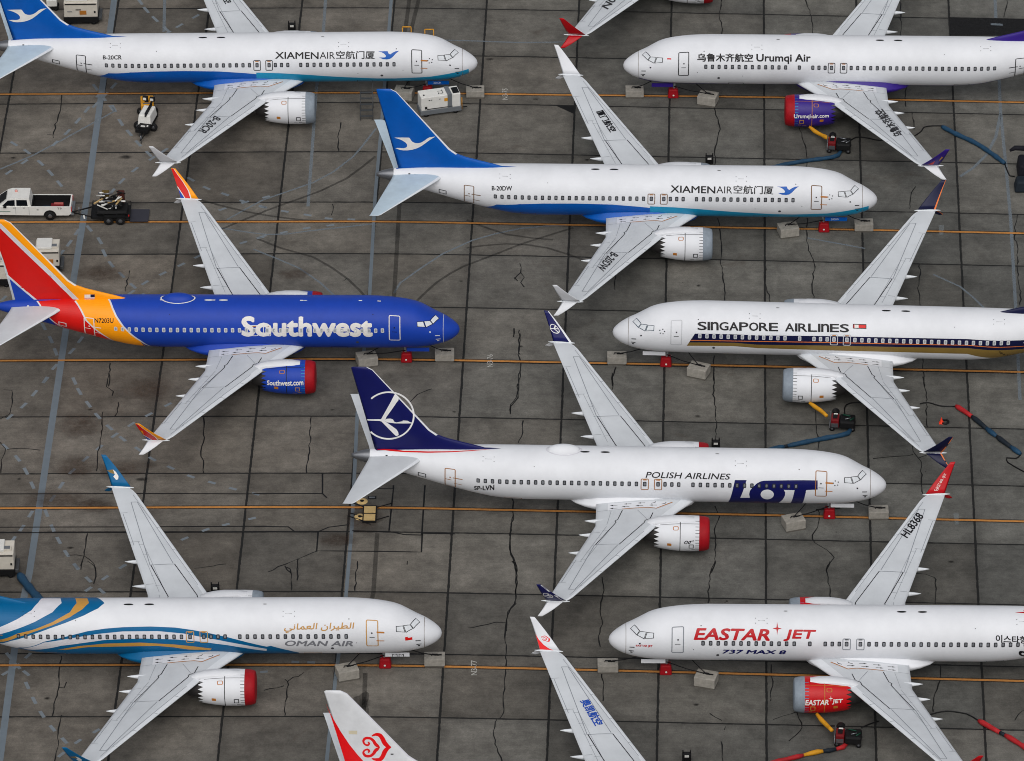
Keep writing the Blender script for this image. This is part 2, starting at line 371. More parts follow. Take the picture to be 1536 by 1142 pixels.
# sealed and open cracks in the slabs
C1 = [crop(760,0,[(1228,0),(1218,90),(1232,150),(1225,205)]), crop(760,0,[(1185,615),(1205,680),(1217,740),(1195,820),(1190,900),(1188,945)]),
 crop(1136,0,[(275,0),(298,60),(310,120),(316,190)]), crop(1136,0,[(240,730),(262,810),(288,900),(280,960)]), crop(1136,0,[(1425,0),(1420,60),(1408,100)]), crop(1136,0,[(815,0),(818,110),(820,205)]), crop(1136,0,[(850,490),(842,560),(848,610)]), crop(1136,0,[(885,640),(895,740)]),
 crop(760,280,[(1205,180),(1222,260),(1228,350),(1225,430),(1240,540),(1245,660)]), crop(760,280,[(1480,420),(1478,560),(1500,620),(1505,665)]), crop(760,280,[(75,440),(78,490),(45,530)]), crop(760,280,[(78,490),(105,520),(85,550),(100,575)]), crop(760,280,[(625,480),(618,590)]), crop(760,280,[(72,820),(78,900),(65,960),(80,1020),(75,1100),(60,1142)]), crop(760,280,[(40,810),(42,860)]),
 crop(760,280,[(625,1030),(608,1090),(605,1142)]), crop(760,280,[(1188,965),(1180,1050),(1185,1142)]),
 crop(1136,280,[(905,0),(875,60),(870,130)]), crop(1136,280,[(285,180),(282,290),(300,380),(325,440),(315,560),(322,640)]), crop(1136,280,[(1488,160),(1468,270),(1485,360),(1490,520),(1502,600),(1500,680)]), crop(1136,280,[(925,445),(930,500),(918,560),(930,680)]), crop(1136,280,[(945,980),(955,1142)]),
 crop(760,560,[(70,0),(62,110),(25,180),(22,235)]), crop(760,560,[(95,270),(88,340),(65,400)]), crop(760,560,[(605,0),(602,95)]), crop(760,560,[(1185,0),(1182,120),(1195,240),(1192,380)]), crop(760,560,[(30,700),(38,790),(20,900),(20,1010),(50,1080),(55,1142)]), crop(760,560,[(1190,760),(1215,820),(1190,890),(1195,960),(1188,1080),(1170,1142)]),
 crop(1136,560,[(945,20),(962,110),(968,250),(972,310)]), crop(1136,560,[(330,190),(338,310),(352,400),(340,455)]), crop(1136,560,[(885,405),(900,470),(930,500),(935,560),(945,690)]), crop(1136,560,[(660,488),(760,480),(890,465)]), crop(1136,560,[(920,485),(975,465)]), crop(1136,560,[(345,780),(358,840),(320,920),(330,970),(400,1010),(440,1050),(400,1100),(398,1142)]),
 crop(380,0,[(500,700),(485,780),(488,870)]), crop(380,280,[(452,100),(455,140),(445,165)]), crop(380,280,[(515,540),(535,525)]), crop(380,280,[(1490,520),(1510,540)]), crop(380,280,[(1490,810),(1485,860)]), crop(380,280,[(1523,840),(1512,920),(1523,960)]),
 crop(0,0,[(350,540),(340,640),(318,710),(305,790)]), crop(0,0,[(268,768),(300,772)]), crop(0,560,[(620,0),(612,75),(650,105),(640,130)]), crop(0,560,[(675,165),(672,225),(655,248)]), crop(0,560,[(588,220),(585,290),(572,380),(558,470),(550,560)]), crop(0,560,[(20,95),(65,100),(68,160),(50,240),(0,262)]), crop(0,560,[(0,395),(35,435),(10,480),(5,570)]), crop(0,560,[(40,435),(120,430),(230,440)]), crop(0,560,[(1160,250),(1165,370),(1145,450),(1160,500),(1165,575)]), crop(0,560,[(500,915),(482,1040),(460,1100)]), crop(0,560,[(390,1040),(480,1045),(530,1085),(548,1142)]), crop(0,560,[(1110,1115),(1290,1090)]),
 crop(0,280,[(740,480),(715,600)]), crop(0,280,[(630,1010),(620,1142)]), crop(0,842,[(350,540),(335,700),(318,790),(298,890)]), crop(0,842,[(352,880),(335,960),(328,1060),(312,1142)]), crop(0,842,[(335,720),(365,725),(380,690)]), crop(0,842,[(500,0),(545,40),(548,90),(535,130)]), crop(0,842,[(470,0),(462,50)]),
 crop(380,560,[(330,250),(325,370),(315,470),(305,570)]), crop(380,560,[(890,170),(930,125),(1020,90)]), crop(380,560,[(1510,60),(1508,140),(1470,190),(1468,230)]), crop(380,560,[(1478,720),(1485,800),(1470,900),(1465,1010),(1500,1100),(1502,1130)]), crop(380,560,[(370,1015),(260,1060),(180,1090),(85,1135)]), crop(380,560,[(255,1060),(252,1142)]), crop(380,560,[(180,1100),(215,1142)]),
 crop(380,842,[(1480,0),(1500,40),(1502,150),(1495,250)]), crop(380,842,[(1502,240),(1455,290),(1445,370),(1440,500),(1442,640),(1430,750),(1425,860),(1400,905)]), crop(380,842,[(1445,352),(1380,350),(1300,370),(1225,382)]), crop(380,842,[(1390,905),(1375,1000),(1400,1090),(1420,1142)]), crop(380,842,[(290,635),(260,660),(200,690),(180,885)]), crop(380,842,[(200,690),(180,675)]), crop(380,842,[(60,738),(175,712)]), crop(380,842,[(250,0),(250,110)]), crop(380,842,[(215,170),(212,45),(190,35)]), crop(380,842,[(595,0),(580,170)]), crop(380,842,[(880,0),(878,20)]),
 crop(760,842,[(30,0),(55,40),(52,160)]), crop(760,842,[(52,160),(50,240),(10,290),(0,400)]), crop(760,842,[(545,90),(552,170),(535,260),(545,340),(525,430),(535,490)]), crop(760,842,[(525,560),(548,660),(550,800)]), crop(760,842,[(1190,0),(1165,60),(1155,150),(1150,240)]), crop(760,842,[(1160,870),(1230,910)]), crop(760,842,[(1250,945),(1242,965)]), crop(760,842,[(1225,1030),(1235,1142)]),
 crop(1136,842,[(415,0),(398,50),(408,120),(420,210)]), crop(1136,842,[(900,70),(960,75),(1012,90),(1018,245)]), crop(1136,842,[(1040,590),(1045,680),(1010,780),(1005,860)]), crop(1136,842,[(225,860),(240,900),(255,950),(180,1028)]), crop(1136,842,[(90,905),(150,885),(225,860)]), crop(1136,842,[(1470,910),(1500,870),(1523,850)]), crop(1136,842,[(80,590),(85,690),(75,800)])]
C1 = [[(a[0]+0.0, a[1]) for a in c] for c in C1]
marking('slab_crack', C1, 0.092, M_tar, 0.007, jitter=0.07, step=0.45)
# extra joints of the rebuilt strip near the sawn squares
J2 = [crop(380,560,[(0,688),(395,688)]), crop(380,560,[(395,575),(395,688),(420,712)]), crop(380,560,[(0,875),(200,878),(238,907)]), crop(380,560,[(0,907),(365,908),(430,880),(540,866)]), crop(380,560,[(370,908),(362,1015),(960,1022),(965,915)]), crop(380,560,[(565,900),(780,905),(860,922),(960,925)]), crop(380,560,[(660,660),(800,660),(775,900)]), crop(380,560,[(800,640),(800,660)]), crop(380,560,[(980,640),(962,925)]), crop(380,560,[(965,915),(1150,918)]), crop(0,560,[(0,690),(860,688),(1523,690)]), crop(0,560,[(0,880),(850,878),(1523,874)]), crop(0,560,[(0,912),(850,910),(1523,908)])]
marking('sawn_joint', J2, 0.12, M_tar, 0.0072, smooth=False)
def stain(name, rgb, alpha):
    m = worn(name, rgb, alpha, 1.6, soft=0.5, sp=alpha); t = m.node_tree; mx = [n for n in t.nodes if n.type == 'MIX_SHADER'][0]; src = mx.inputs[0].links[0].from_socket
    tc_ = t.nodes.new('ShaderNodeTexCoord'); mp = t.nodes.new('ShaderNodeMapping'); mp.inputs['Location'].default_value = (-1, -1, 0); mp.inputs['Scale'].default_value = (2, 2, 0)
    t.links.new(tc_.outputs['Generated'], mp.inputs['Vector']); ln = t.nodes.new('ShaderNodeVectorMath'); ln.operation = 'LENGTH'; t.links.new(mp.outputs[0], ln.inputs[0])
    mr = t.nodes.new('ShaderNodeMapRange'); mr.interpolation_type = 'SMOOTHSTEP'; mr.inputs['From Min'].default_value = 0.95; mr.inputs['From Max'].default_value = 0.15; t.links.new(ln.outputs['Value'], mr.inputs['Value'])
    mu = t.nodes.new('ShaderNodeMath'); mu.operation = 'MULTIPLY'; t.links.new(src, mu.inputs[0]); t.links.new(mr.outputs[0], mu.inputs[1]); t.links.new(mu.outputs[0], mx.inputs[0]); return m
M_brown = stain('rust_stain', (58, 40, 28), 0.36); M_dark = stain('oil_stain', (16, 15, 14), 0.8)
def blob(px, rx, ry, m, lift=0.0068):
    c = gp(*px); mb = MB(); n = 22; ph = random.random()*6
    V = [(c.x, c.y, gz(c.x)+lift)]
    for k in range(n):
        a = 2*math.pi*k/n; q = 1+0.22*math.sin(3*a+ph)+0.13*math.sin(5*a+2*ph)
        x = c.x+rx*q*math.cos(a); V.append((x, c.y+ry*q*math.sin(a), gz(x)+lift))
    mb.add(V, [(0, k+1, (k+1) % n+1) for k in range(n)], m); tag(mb.build('ground_stain'), kind='structure')
for px, rx, ry, m in [((190,236),.7,.4,M_dark),((20,237),.25,.2,M_dark),((212,719),.55,.35,M_dark),((803,149),.28,.25,M_dark),((880,240),.22,.2,M_dark),((733,89),.45,.3,M_dark),((781,520),.2,.2,M_dark),((1046,625),.3,.25,M_dark),((1044,1057),.25,.2,M_dark),((1426,843),.3,.22,M_dark),((1048,429),.2,.2,M_dark),((498,615),.2,.15,M_dark),((682,618),.18,.15,M_dark),((29,719),.2,.2,M_dark),((71,1048),.3,.2,M_dark),((105,822),.35,.2,M_dark),((135,615),.3,.15,M_dark),((692,422),.2,.15,M_dark),
 ((115,640),2.2,2.0,M_brown),((185,700),2.6,1.6,M_brown),((120,700),2,2,M_brown),((230,585),2.4,2.2,M_brown),((80,750),3.2,1.6,M_brown),((440,410),1.6,1.2,M_brown),((160,410),2.4,1.8,M_brown),((145,760),2,1.2,M_brown),((545,775),1.8,2.6,M_brown),((500,810),2,1.2,M_brown),((330,580),2.4,2.2,M_brown),((540,1060),.7,1.6,M_tyre),((545,1055),.5,.9,M_dark)]:
    blob(px, rx, ry, m)

# ------------------------------------------------------------------ text
TXT = {}
def text2d(s, bold=0.0):
    key = (s, bold)
    if key not in TXT:
        cu = bpy.data.curves.new('t', 'FONT'); cu.body = s; cu.offset = bold; cu.resolution_u = 3
        o = bpy.data.objects.new('t', cu); COL.objects.link(o); bpy.context.view_layer.update()
        me = bpy.data.meshes.new_from_object(o.evaluated_get(bpy.context.evaluated_depsgraph_get()))
        P = [(v.co.x, v.co.y) for v in me.vertices]; Fs = [list(p.vertices) for p in me.polygons]
        bpy.data.objects.remove(o); bpy.data.curves.remove(cu); bpy.data.meshes.remove(me)
        xs = [p[0] for p in P]; ys = [p[1] for p in P]
        y0 = 0.0 if any(c in 'qpgyjQ' for c in s) else min(ys)
        TXT[key] = ([((p[0]-min(xs))/(max(xs)-min(xs)), (p[1]-y0)/(max(ys)-y0)) for p in P], Fs)
    return TXT[key]
def text_letters(s, bold, gap=0.10):
    """wide lettering set one letter at a time; a small n stands as high as the capitals"""
    P = []; Fs = []; x = 0.0
    for ch in s:
        if ch == ' ': x += 0.45; continue
        q, f = text2d(ch, bold); w = {'I': 0.16, 'n': 0.62}.get(ch, 0.72); o = len(P)
        P += [(x+p[0]*w, p[1]) for p in q]; Fs += [[i+o for i in k] for k in f]; x += w+gap
    x -= gap
    return [(p[0]/x, p[1]) for p in P], Fs
def star(n=4, r=0.12):
    return [((math.sin(math.pi*k/n)*(1 if k % 2 == 0 else r))*0.5+0.5, (math.cos(math.pi*k/n)*(1 if k % 2 == 0 else r))*0.5+0.5) for k in range(2*n)]
# white bay numbers on the concrete, read from right to left across the lines
def ground_text(s, c, lx, ly):
    P, Fs = text2d(s, 0.0); o = gp(*c); mb = MB()
    V = [(o.x-(p[1]-0.5)*ly, o.y+(p[0]-0.5)*lx, 0) for p in P]; mb.add([(v[0], v[1], gz(v[0])+0.0105) for v in V], Fs, M_digit)
    tag(mb.build('bay_number'), kind='structure')
ground_text('N3-75', (757.5,141.5), 1.75, 0.42); ground_text('N3-76', (735,541.5), 1.75, 0.42); ground_text('N3-77', (711,1002), 1.8, 0.44)
# ------------------------------------------------------------------ aircraft materials
M_white = mat('white_paint', (217, 219, 223), 0.45, var=0.035, scale=0.45)
M_wing = mat('wing_grey', (199, 203, 207), 0.45, var=0.05, scale=0.5)
M_slat = mat('slat_pale', (214, 218, 222), 0.38, var=0.02)
M_line = mat('panel_seam', (30, 31, 34), 0.6); M_thin = mat('thin_seam', (128, 133, 140), 0.6)
M_black = mat('black_trim', (20, 20, 22), 0.5); M_pane = mat('window_pane', (122, 125, 130), 0.25, var=0.25, scale=3.0); M_paneL = mat('window_shade', (150, 154, 158), 0.3)
M_frame = mat('window_rim', (46, 47, 51), 0.4); M_rimL = mat('window_rim_pale', (196, 198, 202), 0.4)
M_cock = mat('cockpit_blind', (212, 216, 220), 0.2, var=0.04)
M_metal = mat('bare_metal', (120, 122, 126), 0.35, 0.7); M_core = mat('exhaust_metal', (66, 64, 64), 0.45, 0.5)
M_tire = mat('tyre', (24, 24, 25), 0.8); M_strut = mat('gear_strut', (150, 152, 155), 0.4, 0.3)
M_red = mat('red_cover', (152, 12, 24), 0.6, var=0.08, scale=4); M_greyc = mat('grey_cover', (132, 142, 152), 0.6, var=0.08, scale=3)
M_or = mat('orange_mark', (176, 112, 44), 0.5); M_gold = mat('gold_paint', (186, 138, 66), 0.4); M_gold2 = mat('old_gold_paint', (128, 104, 52), 0.4)
M_xblue = mat('bright_blue_paint', (6, 84, 170), 0.3); M_teal = mat('teal_paint', (24, 140, 182), 0.32)
M_swblue = mat('royal_blue_paint', (24, 62, 162), 0.45, var=0.04); M_swred = mat('red_paint', (204, 24, 20), 0.35, var=0.03); M_swyel = mat('amber_paint', (250, 156, 14), 0.35, var=0.03); M_silver = mat('silver_paint', (206, 206, 210), 0.35)
M_navy = mat('navy_paint', (18, 22, 84), 0.35, var=0.04); M_oman = mat('ocean_blue_paint', (0, 92, 140), 0.4, var=0.04); M_lgrey = mat('pale_grey_paint', (206, 206, 212), 0.35)
M_purple = mat('purple_paint', (50, 30, 122), 0.35, var=0.05); M_sqnavy = mat('dark_navy_paint', (16, 20, 56), 0.35); M_orange = mat('orange_paint', (226, 120, 60), 0.4)
M_okred = mat('scarlet_paint', (224, 14, 20), 0.35); M_ejred = mat('crimson_paint', (180, 14, 24), 0.35); M_engred = mat('engine_red', (186, 18, 24), 0.35, var=0.05)
M_bird = mat('bird_grey', (222, 219, 214), 0.4); M_ink = mat('black_ink', (16, 16, 20), 0.45); M_bluek = mat('blue_ink', (30, 74, 168), 0.45); M_greyt = mat('grey_ink', (122, 124, 130), 0.4)

# ------------------------------------------------------------------ aircraft shape, metres: x back from the nose, z above the apron
_fx = [0,.04,.15,.35,.7,1.2,1.75,2.3,2.9,3.5,4.4,5.5,7,26,28,30,32,34,36,37.5,38.2,38.73]
_zt = pchip(_fx, [2.85,3.02,3.2,3.4,3.66,3.96,4.22,4.56,4.93,5.14,5.31,5.43,5.5,5.5,5.5,5.5,5.49,5.46,5.36,5.2,5.05,4.86])
_zb = pchip(_fx, [2.85,2.67,2.48,2.3,2.09,1.88,1.73,1.63,1.56,1.52,1.5,1.49,1.49,1.49,1.62,2.05,2.6,3.2,3.78,4.15,4.36,4.58])
_hw = pchip(_fx, [0.001,.19,.40,.62,.88,1.14,1.34,1.48,1.60,1.69,1.78,1.85,1.88,1.88,1.84,1.68,1.42,1.1,.74,.48,.3,.12])
_zc = pchip(_fx, [2.85,2.85,2.86,2.87,2.91,3.0,3.1,3.2,3.3,3.4,3.5,3.58,3.62,3.62,3.66,3.8,4.0,4.25,4.5,4.66,4.72,4.72])
_tab = [( _zt(i*.05), _zb(i*.05), max(_hw(i*.05), 1e-3), _zc(i*.05)) for i in range(776)]
def fus8(x):
    t = max(0.0, min(38.73, x))/0.05; i = min(int(t), 774); f = t-i; a, b = _tab[i], _tab[i+1]
    return [a[k]+(b[k]-a[k])*f for k in range(4)]
LE = pl([0,1.83,5.12,16.2,16.6,16.85], [13.2,14.4,16.61,22.52,22.80,23.1]); TE = pl([0,5.3,15.8,16.85], [20.95,21.02,24.06,24.36])
def zref(y): return 2.02+0.122*(abs(y)-1.9)
def naca(s): s = max(0, min(1, s)); return 5*(0.2969*math.sqrt(s)-0.126*s-0.3516*s*s+0.2843*s**3-0.1015*s**4)
def tc(y): return pl([0,5,16.85], [.125,.11,.095])(abs(y))
def wing_top(x, y):
    y = abs(y); a, b = LE(y), TE(y); c = b-a; s = (x-a)/c
    return zref(y)+c*tc(y)*naca(s)
FINX = pl([4.4,5.42,5.72,6.03,6.32,6.61,7.05,9.27,12.1,12.34], [27.5,28.62,29.6,30.74,31.77,32.49,33.06,34.85,37.16,37.6]); FINT = pl([4.4,5.0,9.0,12.26,12.34], [36.8,36.97,37.93,38.72,38.6])
def fin_half(x, z):
    a, b = FINX(z), FINT(z); s = (x-a)/(b-a); return (0.34-0.2*(z-5)/7.3)*max(0.0, naca(s))*1.5*(1 if z > 6.4 else 0.8)+0.004
ENY, ENZ = 4.83, 1.64
ENP = [(12.83,1.02),(12.84,1.09),(12.92,1.17),(13.15,1.235),(13.55,1.275),(14.2,1.295),(14.9,1.285),(15.6,1.22),(16.3,1.11),(16.85,1.0)]
_er = pchip([p[0] for p in ENP[1:]], [p[1] for p in ENP[1:]])

class Plane:
    def __init__(s, key, d, x0, y0, yaw, plug=(0.0, 0.0)):
        s.key = key; s.d = d; s.ns = 1 if d == 1 else -1; s.plug = plug
        z1 = gz(x0-d*4.0); z2 = gz(x0-d*19.6); pt = (z2-z1)/15.6
        a = Vector((-d*math.cos(yaw), -d*math.sin(yaw), 0)); n = Vector((math.sin(yaw), -math.cos(yaw), 0))
        X = (a+Vector((0,0,pt))).normalized(); Z = (Vector((0,0,1))-a*pt).normalized(); Y = n*s.ns
        s.M = Matrix((X, Y, Z)).transposed().to_4x4(); s.M.translation = Vector((x0, y0, z1-4*pt)); s.Mi = s.M.inverted()
        s.o = s.Mi @ cO
    def ray(s, u, v): return (s.Mi.to_3x3() @ ray(u, v)).normalized()
    def xm(s, x):     # station on the long body -> station on this body
        p, q = s.plug
        return x+p if x <= 9 else (x-q if x >= 25 else x+p-(p+q)*(x-9)/16.0)
    def xi(s, x):
        p, q = s.plug
        if x <= 9+p: return x-p
        if x >= 25-q: return x+q
        return 9+(x-9-p)*16.0/(16.0-p-q)
    def fus(s, x): return fus8(s.xi(x))

class FusSurf:
    """2-D surface coordinates: station x, and angle round the body / 30 deg (0 = widest, 3 = crown)"""
    du, dv = 0.8, 0.2
    def __init__(s, p): s.p = p
    def raw(s, x, w):
        zt, zb, hw, zc = s.p.fus(x); f = math.radians(w*30); sn = math.sin(f)
        return Vector((x, s.p.ns*hw*math.cos(f), zc+(zt-zc if sn > 0 else zc-zb)*sn))
    def pos(s, x, w, off):
        q = s.raw(x, w); a = s.raw(x+.03, w)-s.raw(x-.03, w); b = s.raw(x, w+.02)-s.raw(x, w-.02); n = a.cross(b)
        if n.length < 1e-9: return q
        n.normalize(); c = Vector((x, 0, s.p.fus(x)[3]))
        if n.dot(q-c) < 0: n = -n
        return q+n*off
    def hit(s, u, v):
        p = s.p; d = p.ray(u, v); o = p.o; ns = p.ns
        def g(t):
            q = o+d*t; zt, zb, hw, zc = p.fus(q.x); h = (zt-zc) if q.z > zc else (zc-zb)
            return (q.y/hw)**2+((q.z-zc)/max(h, 1e-3))**2-1, q
        ta = (ns*2.3-o.y)/d.y; tb = (-ns*2.3-o.y)/d.y; best = None; prev = None
        N = 160
        for i in range(N+1):
            t = ta+(tb-ta)*i/N; val, q = g(t)
            if best is None or val < best[0]: best = (val, t, q)
            if val <= 0:
                lo, hi = (prev, t) if prev is not None else (t, t)
                for _ in range(30):
                    m = (lo+hi)/2
                    if g(m)[0] > 0: lo = m
                    else: hi = m
                q = g(hi)[1]; ext = 0; break
            prev = t
        else:
            q = best[2]; ext = 1
        zt, zb, hw, zc = p.fus(q.x); h = (zt-zc) if q.z > zc else (zc-zb)
        f = math.degrees(math.atan2((q.z-zc)/max(h, 1e-3), ns*q.y/hw))
        if ext: f = f+25 if q.z > zc else min(f-10, -80)
        return (q.x, f/30.0)
class EngSurf:
    du, dv = 0.5, 0.2
    def __init__(s, p, side): s.p = p; s.cy = p.ns*side*ENY
    def pos(s, x, w, off):
        f = math.radians(w*45); r = _er(x)+off; return Vector((x, s.cy+s.p.ns*r*math.cos(f), ENZ+r*math.sin(f)))
    def hit(s, u, v):
        p = s.p; d = p.ray(u, v); o = p.o; t0 = (s.cy-o.y)/d.y; best = None
        for i in range(200):
            t = t0-2+4*i/199; q = o+d*t; g = math.hypot(q.y-s.cy, q.z-ENZ)-_er(q.x)
            if best is None or g < best[0]: best = (g, q)
            if g <= 0: break
        q = best[1] if g > 0 else q
        return (q.x, math.degrees(math.atan2(q.z-ENZ, p.ns*(q.y-s.cy)))/45.0)
class WingSurf:
    du, dv = 0.45, 1.2
    def __init__(s, p, side): s.p = p; s.sg = p.ns*side
    def pos(s, x, y, off): return Vector((x, s.sg*y, wing_top(x, y)+off))
    def hit(s, u, v):
        p = s.p; d = p.ray(u, v); o = p.o; z = 3.0
        for _ in range(25):
            q = o+d*((z-o.z)/d.z); z = 0.5*z+0.5*wing_top(q.x, s.sg*q.y)
        return (q.x, s.sg*q.y)
class FinSurf:
    du, dv = 0.5, 0.6
    def __init__(s, p): s.p = p
    def pos(s, x, z, off): return Vector((x, s.p.ns*(fin_half(s.p.xi(x), z)+off), z))
    def hit(s, u, v):
        p = s.p; d = p.ray(u, v); o = p.o; y = 0.15
        for _ in range(12):
            q = o+d*((p.ns*y-o.y)/d.y); y = fin_half(p.xi(q.x), q.z)
        return (q.x, q.z)
# winglet blades: root leading edge, root trailing edge, tip trailing edge, tip leading edge (x, y, z)
WU = [(22.98,16.90,3.92),(24.36,16.93,3.93),(25.10,17.97,6.02),(24.76,17.96,6.00)]
WL = [(23.2,16.94,3.86),(24.34,16.95,3.90),(25.0,17.66,3.10),(24.66,17.62,3.07)]
class BladeSurf:
    du, dv = 0.34, 0.34
    def __init__(s, p, side, Q, face): s.p = p; s.sg = p.ns*side; s.Q = [Vector(q) for q in Q]; s.face = face
    def raw(s, a, t):
        Q = s.Q; r = Q[0].lerp(Q[1], a); e = Q[3].lerp(Q[2], a); q = r.lerp(e, t)
        k = math.sin(math.pi*t)*0.10; return Vector((q.x+0.0, q.y+k, q.z-k*0.4 if Q is WU else q.z))
    def nrm(s):
        Q = s.Q; n = (Q[1]-Q[0]).cross(Q[3]-Q[0]).normalized(); return n if n.y > 0 else -n
    def pos(s, a, t, off):
        th = 0.055*(1-0.6*t)*naca(a)*1.6+off
        q = s.raw(a, t)+s.nrm()*(th*s.face); return Vector((q.x, q.y*s.sg, q.z))
def drape(surf, shapes, off):
    """shapes: polygons or (points, faces) in surface coordinates -> verts, faces lying on the surface"""
    bm = bmesh.new()
    for sh in shapes:
        if isinstance(sh, tuple):
            vs = [bm.verts.new((p[0], p[1], 0)) for p in sh[0]]
            for f in sh[1]:
                try: bm.faces.new([vs[i] for i in f])
                except ValueError: pass
        else:
            vs = [bm.verts.new((p[0], p[1], 0)) for p in sh]
            f = bm.faces.new(vs)
    bm.normal_update()
    bmesh.ops.triangulate(bm, faces=bm.faces[:])
    xs = [v.co.x for v in bm.verts]; ys = [v.co.y for v in bm.verts]
    for ax, st, lo, hi in ((0, surf.du, min(xs), max(xs)), (1, surf.dv, min(ys), max(ys))):
        k = math.floor(lo/st)+1
        while k*st < hi-1e-4:
            co = [0, 0, 0]; no = [0, 0, 0]; co[ax] = k*st; no[ax] = 1
            bmesh.ops.bisect_plane(bm, geom=bm.verts[:]+bm.edges[:]+bm.faces[:], plane_co=co, plane_no=no, dist=1e-5); k += 1
    bm.verts.index_update()
    V = [surf.pos(v.co.x, v.co.y, off) for v in bm.verts]; Fs = [[v.index for v in f.verts] for f in bm.faces]; bm.free()
    return V, Fs
def decal(name, surf, shapes, m, parent, off=0.012, label=None):
    mb = MB(); flat = []
    for sh in shapes:
        if isinstance(sh, list) and isinstance(sh[0], tuple) and isinstance(sh[0][0], list): flat += [(q, k*0.0007) for k, q in enumerate(sh)]
        else: flat.append((sh, 0.0))
    plain = [q for q, k in flat if k == 0.0]
    V, Fs = drape(surf, plain, off); mb.add(V, Fs, m, smooth=True)
    for q, k in flat:
        if k: V, Fs = drape(surf, [q], off+k); mb.add(V, Fs, m, smooth=True)
    me = bpy.data.meshes.new(name); me.from_pydata([tuple(v) for v in mb.v], [], mb.f); me.materials.append(m)
    me.update(); return link(name, me, parent, label)
def hits(surf, px): return [surf.hit(*p) for p in px]
def embolden(P, Fs, bx, by):
    """heavier strokes: the outline laid down again a little to each side"""
    if bx <= 0: return [(P, Fs)]
    return [([(bx+(1-2*bx)*p[0]+bx*i, by+(1-2*by)*p[1]+by*j) for p in P], Fs) for i, j in ((0,0),(1,.6),(-1,.6),(1,-.6),(-1,-.6),(0,1),(0,-1))]
def txt(surf, s, bl, br, tl, bold=0.0, letters=False):
    a, b, c = surf.hit(*bl), surf.hit(*br), surf.hit(*tl)
    P, Fs = text_letters(s, 0.0) if letters else text2d(s, 0.0)
    n = len(s)*0.62
    return [([(a[0]+(b[0]-a[0])*p[0]+(c[0]-a[0])*p[1], a[1]+(b[1]-a[1])*p[0]+(c[1]-a[1])*p[1]) for p in q], f) for q, f in embolden(P, Fs, bold/n, bold/0.75)]
def lineq(pts, w):
    """2-D polyline -> list of quads of width w"""
    out = []
    for a, b in zip(pts, pts[1:]):
        dx, dy = b[0]-a[0], b[1]-a[1]; n = math.hypot(dx, dy) or 1; px, py = -dy/n*w/2, dx/n*w/2; ex, ey = dx/n*w*0.3, dy/n*w*0.3
        out.append([(a[0]+px-ex, a[1]+py-ey), (b[0]+px+ex, b[1]+py+ey), (b[0]-px+ex, b[1]-py+ey), (a[0]-px-ex, a[1]-py-ey)])
    return out
def rrect(x0, x1, y0, y1, r, n=3):
    P = []
    for cx, cy, a0 in ((x1-r, y1-r, 0), (x0+r, y1-r, 90), (x0+r, y0+r, 180), (x1-r, y0+r, 270)):
        for k in range(n+1): a = math.radians(a0+90*k/n); P.append((cx+r*math.cos(a), cy+r*math.sin(a)))
    return P
def ringf(o, i):
    n = len(o); return (o+i, [(k, (k+1) % n, (k+1) % n+n, k+n) for k in range(n)])
def wz(surf, x, z):
    zt, zb, hw, zc = surf.p.fus(x); s_ = (z-zc)/((zt-zc) if z > zc else (zc-zb)); return math.degrees(math.asin(max(-1, min(1, s_))))/30

WN_AFT = [18.11+(29.53-18.11)*k/22 for k in range(23)]
WN_R = [16.05, 15.555, 15.06]+[14.03-(14.03-6.6)*k/14 for k in range(15)]
WN_L = [16.04, 15.55, 15.06, 13.99]+[12.9-(12.9-6.55)*k/12 for k in range(13)]

